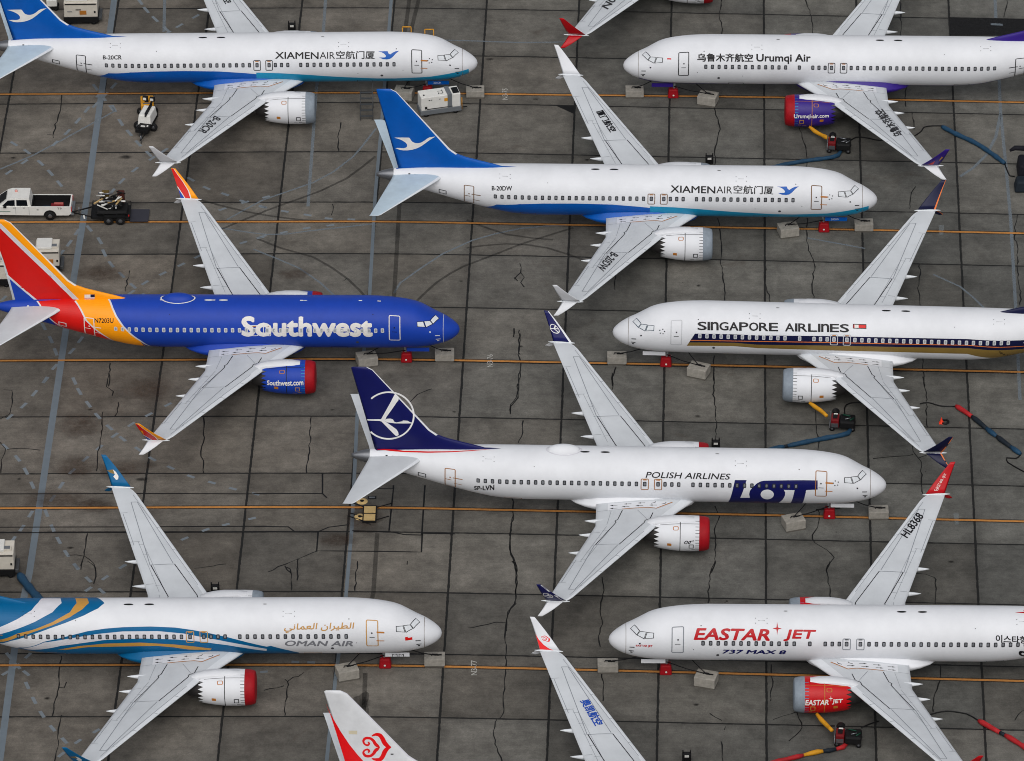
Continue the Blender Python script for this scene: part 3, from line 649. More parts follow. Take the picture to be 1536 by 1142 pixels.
def build_plane(key, d, x0, y0, yaw, label, body=None, belly=None, fin=None, wl_up=None, wl_low=None, cowl=None, cover=None, cover2=None, plug=(0,0), pale_win=False, door=None, finish=True, gear_col=None, finle=None, winfilter=None, cone=None, details=True, tailm=None):
    P = Plane(key, d, x0, y0, yaw, plug); ns = P.ns
    body = body or M_white; belly = belly or body; fin = fin or body; wl_up = wl_up or M_white; wl_low = wl_low or M_white; cowl = cowl or M_white; cover = cover or M_greyc; cover2 = cover2 or cover; door = door or M_thin
    root = empty('airliner', P.M, label, 'airliner', 'parked airliners in rows')
    P.root = root
    # fuselage
    mb = MB(); NS = 72; st = [0.0,.02,.05,.1,.17,.26,.38,.55,.75,1,1.3,1.6,1.9,2.2,2.5,2.8,3.1,3.4,3.8,4.2,4.7,5.3,6,7,8,9]+[9+16*k/20 for k in range(1, 21)]+[25.6,26.2,27,27.8,28.6,29.4,30.2,31,32,33,34,35,36,36.8,37.4]
    def ring(x8):
        x = P.xm(x8); zt, zb, hw, zc = fus8(x8); q = []
        for k in range(NS):
            f = 2*math.pi*k/NS; sn = math.sin(f); q.append((x, hw*math.cos(f), zc+(zt-zc if sn > 0 else zc-zb)*sn))
        return q
    def loft(mb, rings, m, cap0=False, cap1=False):
        V = [p for r_ in rings for p in r_]; n = len(rings[0]); Fs = [(i*n+k, i*n+(k+1) % n, (i+1)*n+(k+1) % n, (i+1)*n+k) for i in range(len(rings)-1) for k in range(n)]
        if cap0: Fs.append(list(range(n)))
        if cap1: Fs.append([(len(rings)-1)*n+k for k in range(n)])
        mb.add(V, Fs, m, smooth=True)
    loft(mb, [ring(x) for x in st], body)
    fo = mb.build('fuselage', root); P.fus_o = fo
    mb = MB(); loft(mb, [ring(x) for x in (37.4,37.8,38.2,38.5,38.73)], cone or M_metal, cap1=True); mb.build('tail_cone', root)
    # belly fairing
    mb = MB(); rs = []
    for x, w, h, zc in ((13.7,.4,.10,1.58),(14.1,1.0,.36,1.66),(14.7,1.5,.60,1.76),(15.4,1.85,.76,1.83),(16.2,2.0,.86,1.87),(17,2.08,.92,1.9),(19.5,2.05,.88,1.9),(20.9,1.95,.76,1.88),(21.8,1.62,.54,1.82),(22.5,1.15,.30,1.72),(23.0,.5,.12,1.62)):
        rs.append([(x, w*math.copysign(abs(math.cos(2*math.pi*k/40))**(1.9 if k < 20 else .75), math.cos(2*math.pi*k/40)), zc+(h*2.5*abs(math.sin(2*math.pi*k/40))**2 if k < 20 else -h*abs(math.sin(2*math.pi*k/40))**.85)) for k in range(40)])
    loft(mb, rs, belly, True, True); mb.build('belly_fairing', root)
    # wings with winglets and flap fairings
    S = [0,.004,.012,.03,.06,.1,.16,.24,.33,.43,.54,.65,.76,.86,.94,1.0]
    ys = [0.4,1.83,2.6,3.4,4.3,5.12,5.3,6.5,8,10,12,14,15.8,16.2,16.6,16.85]
    P.wing = {}
    for side in (1, -1):
        sg = ns*side; mb = MB(); V = []; n = len(S)*2-1
        for y in ys:
            a, b = LE(y), TE(y); c = b-a; t = tc(y)
            for s_ in S[::-1]: V.append((a+c*s_, sg*y, zref(y)+c*t*naca(s_)))
            for s_ in S[1:]: V.append((a+c*s_, sg*y, zref(y)-c*t*naca(s_)*0.8))
        Fs = [(i*n+k, i*n+(k+1) % n, (i+1)*n+(k+1) % n, (i+1)*n+k) for i in range(len(ys)-1) for k in range(n)]
        slat = [f for f in Fs if len(S)-6 <= (f[0] % n) <= len(S)+4]; rest = [f for f in Fs if f not in slat]
        o_ = len(mb.v); mb.add(V, rest, M_wing, True); mb.add(V, slat, M_slat, True)
        cap = [[(len(ys)-1)*n+k for k in range(n)]]; mb.add(V, cap, M_wing)
        wo_ = mb.build('wing', root); P.wing[side] = wo_
        for px_, yy, zz in ((22.92,9.13,2.87),(22.21,6.43,2.6),(21.81,4.38,2.43)):
            mb = MB(); L_ = 2.9; mb.lathe((px_-L_, sg*yy, zz-0.30), (1, 0, 0.045), [(0,.02),(.25,.11),(.8,.18),(1.5,.2),(2.1,.16),(2.6,.08),(2.9,.01)], M_slat, 14); mb.build('flap_fairing', wo_)
        for Q, m, nm in ((WU, wl_up, 'upper_winglet'), (WL, wl_low, 'lower_winglet')):
            mb = MB(); n2 = 9; aa = [0,.03,.08,.18,.32,.5,.7,.88,1]
            f1 = BladeSurf(P, side, Q, 1); f2 = BladeSurf(P, side, Q, -1); tt = [0,.15,.3,.45,.6,.75,.9,1.0]; rr = []
            for t in tt: rr.append([tuple(f1.pos(a, t, 0)) for a in aa]+[tuple(f2.pos(a, t, 0)) for a in aa[-2:0:-1]])
            loft(mb, rr, m, True, True); mb.build(nm, wo_)
        mb = MB(); mb.lathe((22.75, sg*16.88, 3.86), (1, 0.02*sg, 0.03), [(0,.02),(.3,.07),(1.0,.085),(1.6,.07),(2.0,.015)], M_slat, 10); mb.build('tip_fairing', wo_)
        # engine
        eo = None; mb = MB(); cy = sg*ENY; NE = 40
        prof = [p for p in ENP if p[0] >= 13.55]
        rr = []
        for x, r_ in prof[:-1]: rr.append([(x, cy+r_*math.cos(2*math.pi*k/NE), ENZ+r_*math.sin(2*math.pi*k/NE)) for k in range(NE)])
        rr.append([((16.82 if k % 2 else 16.42), cy+(1.0 if k % 2 else 1.085)*math.cos(2*math.pi*k/NE), ENZ+(1.0 if k % 2 else 1.085)*math.sin(2*math.pi*k/NE)) for k in range(NE)])
        loft(mb, rr, cowl)
        rr2 = [[(16.4, cy+1.02*math.cos(2*math.pi*k/NE), ENZ+1.02*math.sin(2*math.pi*k/NE)) for k in range(NE)], [(15.6, cy+1.0*math.cos(2*math.pi*k/NE), ENZ+1.0*math.sin(2*math.pi*k/NE)) for k in range(NE)]]
        loft(mb, rr2, M_black, cap1=True)
        eo = mb.build('engine', root)
        mb = MB(); mb.lathe((0, cy, ENZ), (1, 0, 0), [(12.80,.02),(12.80,.55),(12.805,.9)]+[(p[0], p[1]) for p in ENP if p[0] <= 13.2]+[(13.56,1.282)], cover if side == 1 else cover2, 40); mb.build('inlet_cover', eo)
        mb = MB(); mb.lathe((0, cy, ENZ), (1, 0, 0), [(15.7,.8),(16.6,.74),(17.5,.56),(17.55,.5),(17.3,.44)], M_core, 28); mb.lathe((0, cy, ENZ), (1, 0, 0), [(16.9,.42),(17.6,.38),(18.3,.2),(18.9,.05),(19.0,.0)], M_metal, 20); mb.build('exhaust', eo)
        mb = MB(); pp = [(13.7,2.82,.10),(13.95,2.93,.30),(14.6,2.99,.40),(15.6,2.98,.42),(16.3,2.90,.40),(16.9,2.78,.34),(17.5,2.55,.2)]; rr = []
        for x, z, w in pp: rr.append([(x, cy-w, 2.2),(x, cy-w, z-.10),(x, cy-w*.85, z-.015),(x, cy, z),(x, cy+w*.85, z-.015),(x, cy+w, z-.10),(x, cy+w, 2.2)])
        loft(mb, rr, M_white if body is not M_white or cowl is not M_white else cowl, True, True); mb.build('pylon', eo)
        es = EngSurf(P, side)
        if details:
            sh = lineq([(14.93, w/5) for w in range(-12, 13)], .05); sh += lineq([(13.62+.12*k, 1.45) for k in range(24)], .03)
            decal('cowl_seam', es, sh, M_or if cowl in (M_purple, M_engred) else M_line, eo, .008)
            tk = []
            for k in range(-5, 8): tk.append([(13.56, k*.24), (13.84, k*.24), (13.84, k*.24+.035), (13.56, k*.24+.035)])
            decal('latch_marks', es, tk, M_line if cowl not in (M_purple, M_engred, M_swblue) else M_teal, eo, .008)
            decal('access_panels', es, [ringf(rrect(15.05,15.45,.95,1.25,.08), rrect(15.10,15.40,.99,1.21,.06)), rrect(15.55,15.85,-.35,-.1,.03)], M_or, eo, .010)
            decal('warning_marks', es, [ringf(rrect(13.95,14.3,-.5,-.1,.02), rrect(14.0,14.25,-.44,-.16,.02)), rrect(13.85,14.1,-.72,-.66,.01), rrect(14.2,14.5,-.8,-.76,.01)], M_line if cowl is M_white else M_gold, eo, .010)
        # main gear
        mb = MB(); mb.bar((19.7, sg*2.86, 0.5), (19.5, sg*2.95, 2.3), .13, M_strut); mb.bar((19.7, sg*2.4, .56), (19.7, sg*3.3, .56), .09, M_strut)
        for yy in (2.45, 3.1): mb.lathe((19.7, sg*yy, .56), (0, sg, 0), [(0,.3),(0,.5),(.06,.56),(.3,.56),(.36,.5),(.36,.3),(.2,.25)], M_tire, 24)
        mb.build('main_landing_gear', root)
    # nose gear
    mb = MB(); gx_ = P.xm(4.05); mb.bar((gx_, 0, .34), (gx_+.15, 0, 1.7), .09, M_strut)
    for yy in (-.3, .12): mb.lathe((gx_, yy, .34), (0, 1, 0), [(0,.15),(0,.3),(.04,.34),(.14,.34),(.18,.3),(.18,.15)], M_tire, 20)
    mb.bar((gx_, -.3, .34), (gx_, .3, .34), .05, M_strut); ng = mb.build('nose_landing_gear', root)
    for sy in (1, -1):
        mb = MB(); mb.box((P.xm(3.15), sy*.5, 1.34), (1.7, .04, .32), gear_col or body); o_ = mb.build('gear_door', ng)
    # fin
    zs = [4.4,5.0,5.42,5.72,6.03,6.32,6.61,7.05,7.6,8.3,9.27,10.2,11.1,11.8,12.1,12.26,12.34]; ss = [0,.012,.03,.05,.1,.18,.28,.4,.55,.7,.85,.95,1]
    mb = MB(); V = []; n = len(ss)*2-2
    for z in zs:
        a, b = FINX(z), FINT(z); k_ = 1 if z < 12.3 else .3
        row = [(P.xm(a+(b-a)*s_), fin_half(a+(b-a)*s_, z)*(k_ if 0 < s_ < 1 else .1), z) for s_ in ss]
        V += row+[(q[0], -q[1], q[2]) for q in row[-2:0:-1]]
    Fs = [(i*n+k, i*n+(k+1) % n, (i+1)*n+(k+1) % n, (i+1)*n+k) for i in range(len(zs)-1) for k in range(n)]
    nc = 2
    lef = [f for f in Fs if ((f[0] % n) < nc or (f[0] % n) >= n-nc) and f[0]//n >= 6]
    mb.add(V, [f for f in Fs if f not in lef], fin, True); mb.add(V, lef, finle or M_white, True); mb.add(V, [[(len(zs)-1)*n+k for k in range(n)]], fin)
    P.fin_o = mb.build('tail_fin', root)
    # tailplanes
    for side in (1, -1):
        sg = ns*side; mb = MB(); V = []; n = len(S)*2-1
        for y, a, b, z, t in ((.2,33.3,37.4,4.9,.11),(.9,33.72,37.5,4.94,.11),(1.4,34.05,37.62,4.97,.1),(7.0,38.2,39.03,5.33,.09),(7.18,38.42,39.1,5.34,.06)):
            c = b-a
            for s_ in S[::-1]: V.append((P.xm(a+c*s_), sg*y, z+c*t*naca(s_)))
            for s_ in S[1:]: V.append((P.xm(a+c*s_), sg*y, z-c*t*naca(s_)))
        Fs = [(i*n+k, i*n+(k+1) % n, (i+1)*n+(k+1) % n, (i+1)*n+k) for i in range(4) for k in range(n)]
        slat = [f for f in Fs if len(S)-5 <= (f[0] % n) <= len(S)+3]; mb.add(V, [f for f in Fs if f not in slat], tailm or M_wing, True); mb.add(V, slat, M_slat, True); mb.add(V, [[4*n+k for k in range(n)]], M_wing)
        mb.build('tailplane', root)
    P.S = FusSurf(P); P.F = FinSurf(P); P.W = {1: WingSurf(P, 1), -1: WingSurf(P, -1)}; P.E = {1: EngSurf(P, 1), -1: EngSurf(P, -1)}
    if not details: return P
    S_ = P.S
    # cabin windows on the side towards the apron's photographer
    wins = [P.xm(x) if False else x for x in []]
    fwd = WN_R if ns == 1 else WN_L
    if plug != (0, 0):
        fwd = [16.05,15.55,15.04]+[14.0-(14.0-7.92)*k/12 for k in range(13)]; aft = [18.1+(27.9-18.1)*k/19 for k in range(20)]
    else: aft = WN_AFT
    for x in fwd+aft:
        if winfilter and not winfilter(x): continue
        zc_ = 3.86; wc = wz(S_, x, zc_); hh = .185/ (0.0174533*1.9*30); hwid = .122
        o1 = rrect(x-hwid, x+hwid, wc-hh, wc+hh, .062); i1 = rrect(x-hwid*.55, x+hwid*.55, wc-hh*.64, wc+hh*.64, .055)
        mb = MB(); V, Fs = drape(S_, [ringf(o1, i1)], .024); mb.add(V, Fs, M_rimL if pale_win else M_frame, True); V, Fs = drape(S_, [i1], .020); mb.add(V, Fs, M_paneL if pale_win else M_pane, True)
        me = mb.mesh('cabin_window'); link('cabin_window', me, fo)
    # doors, overwing exits, cockpit panes, seams
    def doorring(nm, xa, xb, za, zb_, w, m, r_=.12):
        wa, wb = wz(S_, (xa+xb)/2, za), wz(S_, (xa+xb)/2, zb_)
        o1 = rrect(xa, xb, wa, wb, r_); i1 = rrect(xa+w, xb-w, wa+w, wb-w, max(.02, r_-w)); return decal(nm, S_, [ringf(o1, i1)], m, fo, .018)
    xa = P.xm(4.36); doorring('cabin_door', xa, xa+.86, 2.94, 4.84, .065, door)
    decal('door_marks', S_, [rrect(xa+.40,xa+.50,wz(S_,xa,3.95),wz(S_,xa,4.05),.03), rrect(xa+.25,xa+.62,wz(S_,xa,3.66),wz(S_,xa,3.70),.01)], M_black, fo, .018)
    if ns == 1 and body is M_white: decal('hinge_marks', S_, [rrect(xa-.42,xa+.12,wz(S_,xa,4.02),wz(S_,xa,4.13),.02), rrect(xa-.40,xa+.14,wz(S_,xa,3.40),wz(S_,xa,3.46),.01)], M_or, fo, .021)
    xa = P.xm(31.16); doorring('cabin_door', xa, xa+.80, 2.92, 4.6, .065, door)
    decal('door_marks', S_, [rrect(xa+.35,xa+.45,wz(S_,xa,3.85),wz(S_,xa,3.94),.03), rrect(xa-.5,xa+.2,wz(S_,xa,3.86),wz(S_,xa,3.92),.01), rrect(xa-.45,xa+.1,wz(S_,xa,3.36),wz(S_,xa,3.40),.01), rrect(xa+.3,xa+.8,wz(S_,xa,3.64),wz(S_,xa,3.69),.01)], M_or if door in (M_or, M_thin, M_gold) else door, fo, .018)
    for xe in (16.55, 17.51): doorring('overwing_exit', xe-.29, xe+.29, 3.36, 4.26, .055, door, .1); 
    decal('exit_marks', S_, [rrect(xe-.14,xe+.14,wz(S_,xe,4.14),wz(S_,xe,4.2),.02) for xe in (16.55,17.51)], M_or if door is not M_thin else M_line, fo, .020)
    for xe in (16.55, 17.51):
        if winfilter and not winfilter(xe): continue
        wc = wz(S_, xe, 3.86); hh = .185/(0.0174533*1.9*30); o1 = rrect(xe-.128, xe+.128, wc-hh, wc+hh, .062); i1 = rrect(xe-.077, xe+.077, wc-hh*.66, wc+hh*.66, .055)
        mb = MB(); V, Fs = drape(S_, [ringf(o1, i1)], .026); mb.add(V, Fs, M_rimL if pale_win else M_frame, True); V, Fs = drape(S_, [i1], .022); mb.add(V, Fs, M_paneL if pale_win else M_pane, True); link('cabin_window', mb.mesh('cabin_window'), fo)
    # nose: radome seam, probes, belly hatches
    xr = P.xm(1.2); sm = M_line if body is M_white else M_lgrey
    decal('radome_seam', S_, lineq([(xr, w/5) for w in range(-14, 20)], .03), mat('radome_seam', (120,108,100), .5) if body is M_white else M_silver, fo, .010)
    decal('probes', S_, [rrect(P.xm(1.45),P.xm(1.8),wz(S_,P.xm(1.6),3.05),wz(S_,P.xm(1.6),3.12),.01), rrect(P.xm(1.4),P.xm(1.75),wz(S_,P.xm(1.6),2.72),wz(S_,P.xm(1.6),2.79),.01), rrect(P.xm(1.5),P.xm(1.66),wz(S_,P.xm(1.6),2.55),wz(S_,P.xm(1.6),2.66),.01), rrect(P.xm(2.1),P.xm(2.22),wz(S_,P.xm(2.1),3.4),wz(S_,P.xm(2.1),3.5),.02)], sm, fo, .012)
    for xx, zz, rr_ in ((7.6,2.75,.11),(9.5,3.0,.03),(5.9,3.3,.03),(6.4,4.95,.04),(25.5,4.9,.03)):
        xx = P.xm(xx); w_ = wz(S_, xx, zz); decal('service_port', S_, [[(xx+rr_*math.cos(a*math.pi/6), w_+rr_*math.sin(a*math.pi/6)) for a in range(12)]], M_black if rr_ < .1 else mat('port_grey', (70,70,74), .4), fo, .012)
    for xx in (9.0, 27.0):
        xx = P.xm(xx); wa, wb = wz(S_, xx, 1.62), wz(S_, xx, 2.0); decal('cargo_hatch', S_, [ringf(rrect(xx-.62, xx+.62, -2.05, -1.5, .05), rrect(xx-.58, xx+.58, -2.01, -1.54, .03))], door if body is M_white else M_black, fo, .012)
    for xx, rr_ in ((20.4,.34),(21.85,.34),(12.3,.14)):
        xx = P.xm(xx); decal('top_vent', S_, [[(xx+rr_*math.cos(a*math.pi/10), 2.75+.09*math.sin(a*math.pi/10)*(rr_/.34)) for a in range(20)]], M_black if body is M_white else M_silver, fo, .014)
    for xx in (10.6, 28.8):
        xx = P.xm(xx); decal('jack_marks', S_, [rrect(xx+a-.03, xx+a+.03, b-.025, b+.025, .01) for a in (-.4,.4) for b in (1.72,2.1)]+([rrect(xx-.2+.08*k, xx-.17+.08*k, 1.89, 1.93, .008) for k in range(6)]), sm if body is M_white else M_swblue, fo, .012)
    decal('tail_hatch', S_, [ringf(rrect(P.xm(33.3),P.xm(33.9),wz(S_,P.xm(33.6),3.66),wz(S_,P.xm(33.6),4.06),.02), rrect(P.xm(33.36),P.xm(33.84),wz(S_,P.xm(33.6),3.72),wz(S_,P.xm(33.6),4.0),.02))], sm, fo, .012)
    decal('stabiliser_scale', S_, [rrect(P.xm(35.2),P.xm(35.8),wz(S_,P.xm(35.5),5.05),wz(S_,P.xm(35.5),5.1),.01), rrect(P.xm(34.4),P.xm(34.5),wz(S_,P.xm(34.4),5.0),wz(S_,P.xm(34.4),5.12),.01), rrect(P.xm(36.1),P.xm(36.25),wz(S_,P.xm(36),5.02),wz(S_,P.xm(36),5.12),.01)], sm, fo, .012)
    # wing seams and walkway, both sides
    for side in (1, -1):
        w_ = P.W[side]; wo_ = P.wing[side]
        zig = [(20.62,8.37),(18.99,4.95),(18.98,4.75),(18.80,4.55),(18.60,3.6)]
        sh = lineq([(21.0,8.37),(19.55,4.95),(19.62,4.72),(19.42,4.5),(19.1,3.15)], .062)+lineq([(19.30,8.37),(17.5,5.0),(17.45,4.7),(17.1,4.45),(16.9,3.6)], .062)
        decal('panel_seams', w_, sh, M_line, wo_, .012)
        sh = lineq([(21.0,8.37),(19.30,8.37)], .045)+lineq([(21.06,8.4),(22.85,15.2),(22.4,15.2),(19.42,8.5)], .045)+lineq([(22.35,10.6),(23.35,14.0)], .035)+lineq([(20.7,6.4),(21.2,6.4)], .03)+lineq([(18.0,3.2),(17.3,4.6)], .03)
        sh += lineq([(LE(y)+.34, y) for y in (6.2,8,10,12,14,16)], .03)
        def pc(y, f): return LE(y)+(TE(y)-LE(y))*f
        sh += lineq([(pc(y, .80), y) for y in (5.5,7,9,10.9)], .025)+lineq([(pc(y, .70), y) for y in (6.2,7.5,9,10.6)], .022)
        for y in (6.2,7.3,8.4,9.5,10.6): sh += lineq([(pc(y, .70), y), (pc(y, .82), y)], .022)
        for y in (10.95,14.1): sh += lineq([(pc(y, .76), y), (pc(y, .99), y)], .03)
        for y in (7.6,10.0,12.4,14.6): sh += lineq([(LE(y)+.03, y), (LE(y)+.34, y)], .03)
        sh += lineq([(18.95,2.9),(20.9,3.05)], .025)+lineq([(19.9,3.1),(20.2,5.2)], .022)
        decal('thin_seams', w_, sh, M_thin, wo_, .012)
        wp = [(20.15,1.95),(20.15,3.02),(19.1,2.9),(17.2,2.78),(16.65,2.9),(15.55,1.95)]
        decal('walkway', w_, [wp], M_white, wo_, .014)
        decal('walkway_line', w_, lineq([(19.1,2.93),(17.25,2.82),(16.65,2.94),(15.5,1.98)], .07), M_or, wo_, .016)
        ar = []
        for x_, y_ in ((19.75,2.75),(19.75,2.3),(18.9,2.6),(18.75,2.2),(17.9,2.55),(17.75,2.15),(16.9,2.5)): ar += [[(x_-.3,y_-.025),(x_+.05,y_-.025),(x_+.05,y_+.025),(x_-.3,y_+.025)], [(x_+.02,y_-.09),(x_+.26,y_),(x_+.02,y_+.09)]]
        for x_, y_ in ((16.7,2.12),(15.95,2.2)): ar += lineq([(x_,y_-.12),(x_+.06,y_),(x_+.3,y_+.12)], .06)
        decal('walkway_arrows', w_, ar, M_black, wo_, .018)
    return P
# ------------------------------------------------------------------ the aircraft
POSE = {'A': (1,-2.46227,468.8801,-0.01995), 'B': (1,28.3557,448.09435,-0.01399), 'C': (1,-1.62929,429.18484,-0.03612), 'D': (1,26.98671,408.31806,-0.02445), 'E': (1,-5.06063,389.52746,-0.02899),
 'F': (-1,9.09177,468.64871,-0.01235), 'G': (-1,7.5296,428.95368,-0.0446), 'H': (-1,6.52395,388.82964,-0.00762), 'I': (1,25.7572,368.60728,-0.01712), 'J': (1,29.77186,487.62859,-0.03935)}
PLUG = (2.23007, 1.65894)
_RD = FusSurf(Plane('D', *POSE['D'])); _RB = FusSurf(Plane('B', *POSE['B'])); _RA = FusSurf(Plane('A', *POSE['A']))
def k7(p): return crop(1150, 640, p, 7.14)
COCK = [hits(_RD, k7(p)) for p in ([(832,548),(898,544),(920,608),(834,600)], [(907,541),(970,536),(1000,574),(930,610)], [(975,530),(1026,472),(1066,510),(1005,572)])]
FLOW = hits(_RD, k7([(735,583),(767,595),(760,627),(730,632),(714,606)]))
DOOROUT = {}
def cockpit(P, line=None, fill=None):
    S_ = P.S; m = line or M_line
    for q in COCK:
        q = [(P.xm(x), w) for x, w in q]
        o = decal('cockpit_window', S_, [q], fill or M_cock, P.fus_o, .016)
        decal('window_frame', S_, lineq(q+[q[0]], .045), m, o, .021)
def static_marks(P):
    decal('static_port_marks', P.S, [rrect(x-.045,x+.045,w-.04,w+.04,.02) for x, w in [(P.xm(a), b) for a, b in FLOW]], M_black, P.fus_o, .013)
def belly_poly(top, lo=-3.0):
    """polygon from a traced upper edge down round the keel"""
    return top+[(top[-1][0], lo), (top[0][0], lo)]
def both(surf, polys):
    """the same shapes on both sides of the body"""
    return polys+[[(x, 6-w) for x, w in p] for p in polys]

# ---- two white aircraft with blue bellies and a bird on the tail
X_blue = hits(_RB, [(710,307.9),(745,306.8),(780,306.3),(812.5,305.5),(865,305.5),(917.6,307),(959.6,310.4),(991,313.6),(1012,316),(1050,321),(1083,325.6)])
X_teal = hits(_RB, [(975,309.6),(1012,311.2),(1049,313.8),(1101.4,318),(1136,320),(1160,321.3),(1188.5,321.8),(1241,320.3),(1267.3,316.8),(1293.6,311.6),(1303,308.8)])
_nm = crop(380,0,[(125,336),(373,338),(125,297)]); XT1 = txt(_RA, 'XIAMEN', *_nm, bold=0.015)
_nm = crop(380,0,[(379,335.5),(466,336.5),(379,297.5)]); XT2 = txt(_RA, 'AIR', *_nm, bold=-0.004)
_nm = crop(380,0,[(473,337),(694,338),(473,291)]); XT3 = txt(_RA, '空航门厦', *_nm, bold=0.008)
XBIRD = hits(_RA, crop(380,0,[(713,294),(740,294),(766,293),(772,306),(781,312),(797,301),(812,294),(833,291),(812,308),(797,325),(780,337),(762,340),(740,338),(718,329),(738,329),(754,328),(758,320),(748,308),(732,299)]))
_FB = FinSurf(Plane('B', *POSE['B']))
XTAIL = hits(_FB, crop(520,110,[(543,735),(640,734),(712,735),(724,745),(735,765),(752,784),(780,796),(815,799),(850,792),(885,772),(920,746),(945,733),(1015,722),(965,752),(925,780),(885,810),(840,840),(800,858),(750,873),(700,880),(650,881),(610,876),(555,855),(600,853),(650,856),(680,848),(691,835),(690,815),(678,797),(655,779),(620,760),(580,746)], 7.615))
_WB = WingSurf(Plane('B', *POSE['B']), 1); _WBf = WingSurf(Plane('B', *POSE['B']), -1)
XREGW = crop(760,280,[(597,372),(512,465),(640,394)])
for key, reg, lab in (('A','B-20CR','white airliner with blue belly and white bird on blue tail, parked upper left'), ('B','B-20DW','white airliner with blue belly and bird on blue tail, shown whole in the upper middle')):
    P = build_plane(key, *POSE[key], lab, tailm=mat('tail_pale_blue', (184,201,212), .4), belly=M_xblue, fin=M_xblue, gear_col=M_xblue, door=M_line if key == 'A' else mat('door_brown', (112,84,56), .5))
    decal('blue_belly', P.S, both(P.S, [belly_poly(X_blue)]), M_xblue, P.fus_o, .008); decal('teal_belly', P.S, both(P.S, [belly_poly(X_teal)]), M_teal, P.fus_o, .012)
    decal('lettering', P.S, [XT1, XT2, XT3], M_ink, P.fus_o, .018); decal('bird_emblem', P.S, [XBIRD], M_xblue, P.fus_o, .018)
    q = crop(380,0,[(1362,1088),(1478,1089),(1362,1063)]) if key == 'B' else crop(0,0,[(588,340),(695,340),(588,317)])
    decal('registration', P.S, [txt(P.S, reg, *q, bold=0.02)], M_ink, P.fus_o, .018)
    decal('bird_emblem', P.F, [XTAIL], M_bird, P.fin_o, .014)
    decal('registration', P.W[1], [txt(_WB, reg, *XREGW, bold=0.02)], M_ink, P.wing[1], .018)
    decal('lettering', P.W[-1], [txt(_WBf, '厦门航空', *crop(760,0,[(508,640),(590,760),(550,626)]), bold=0.02)], M_ink, P.wing[-1], .018)
    cockpit(P); static_marks(P)
    # blue painted dorsal root on the crown
    zs_ = [(27.9,3.0),(28.7,2.93),(30,2.86),(33,2.80),(36.6,2.78),(37.2,2.78),(37.2,3.0)]
    decal('blue_dorsal', P.S, both(P.S, [zs_]), M_xblue, P.fus_o, .008)
    decal('gear_door_number', type('Dr', (), {'du': 9, 'dv': 9, 'pos': staticmethod(lambda x, y, off, P=P: Vector((x, P.ns*(.52+off), y)))})(), [([(3.55-p[0]*.62, 1.27+p[1]*.15) for p in text2d(reg[2:], 0.0)[0]], text2d(reg[2:], 0.0)[1])], M_bird, P.fus_o, .012)

# ---- royal blue aircraft with amber and red tail
P = build_plane('C', *POSE['C'], 'royal blue airliner with amber and red tail, red engine covers, left of the middle', body=M_swblue, fin=M_swyel, wl_up=M_swyel, cowl=M_swblue, cover=M_red, plug=PLUG, pale_win=True, door=M_bird, finle=M_bird, cone=M_swblue)
c = lambda p: crop(0, 280, p)
S_ = P.S
F_amber = c([(448,600),(520,602),(575,602),(600,625),(625,655),(640,695),(660,742),(700,800),(745,845),(800,882),(858,912),(770,915),(690,893),(610,858),(545,815),(492,762),(462,705),(430,658)])
F_red = c([(430,640),(432,662),(462,708),(490,765),(545,818),(612,862),(690,895),(780,918),(700,905),(600,885),(500,862),(420,838),(360,806),(300,770),(262,730),(235,690),(213,655)])
def wide(poly2, dz=0.0): return poly2
decal('red_band', S_, [hits(S_, F_red)], M_swred, P.fus_o, .008); decal('amber_band', S_, [hits(S_, F_amber)], M_swyel, P.fus_o, .010)
for ln in ([(575,600),(603,625),(628,655),(643,695),(663,740),(703,798),(748,843),(802,880),(858,910)], [(430,655),(463,706),(492,764),(546,816),(612,860),(690,893),(780,916)], [(213,655),(236,690),(264,728),(302,768),(362,804),(420,836)]):
    decal('silver_stripe', S_, lineq(hits(S_, c(ln)), .13), M_silver, P.fus_o, .014)
FS = P.F
fz = lambda pts: [FS.hit(*q) for q in c(pts)]
def clampz(pts): return [(x, max(4.6, min(12.3, z))) for x, z in pts]
decal('red_band', FS, [clampz(fz([(-95,140),(0,235),(140,372),(290,515),(432,662),(300,690),(213,662),(130,585),(50,515),(28,440),(-10,335),(-60,200)]))], M_swred, P.fin_o, .010)
decal('blue_corner', FS, [clampz(fz([(52,520),(130,592),(215,664),(200,690),(100,700)]))], M_swblue, P.fin_o, .012)
decal('silver_stripe', FS, lineq(clampz(fz([(-95,128),(0,222),(140,358),(295,505),(445,655)])), .34)+lineq(clampz(fz([(42,508),(130,585),(222,662)])), .16), M_silver, P.fin_o, .014)
decal('flag', FS, [hits(FS, c([(483,617),(541,615),(540,643),(483,645)]))], M_bird, P.fin_o, .018)
decal('flag_canton', FS, [hits(FS, c([(517,616),(541,615),(541,631),(517,632)]))], M_sqnavy, P.fin_o, .021)
decal('flag_stripes', FS, [hits(FS, c([(483,y),(540,y-1.5),(540,y+1),(483,y+2.5)])) for y in (636,641)], M_swred, P.fin_o, .021)
decal('registration', S_, [txt(S_, 'N7203U', *c([(540,777),(648,779),(540,752)]), bold=0.012)], M_ink, P.fus_o, .018)
decal('lettering', S_, [txt(S_, 'Southwest', (362.4,505),(559,505.6),(362.4,474.4), bold=0.038)], M_bird, P.fus_o, .0165)
decal('lettering', P.E[1], [txt(P.E[1], 'Southwest.com', *crop(380,560,[(78,67),(286,68),(78,40)]), bold=0.03)], M_bird, P.wing[1].parent.children[0] if False else [o for o in P.root.children if o.name.startswith('engine')][0], .014)
cockpit(P, M_sqnavy, M_cock)
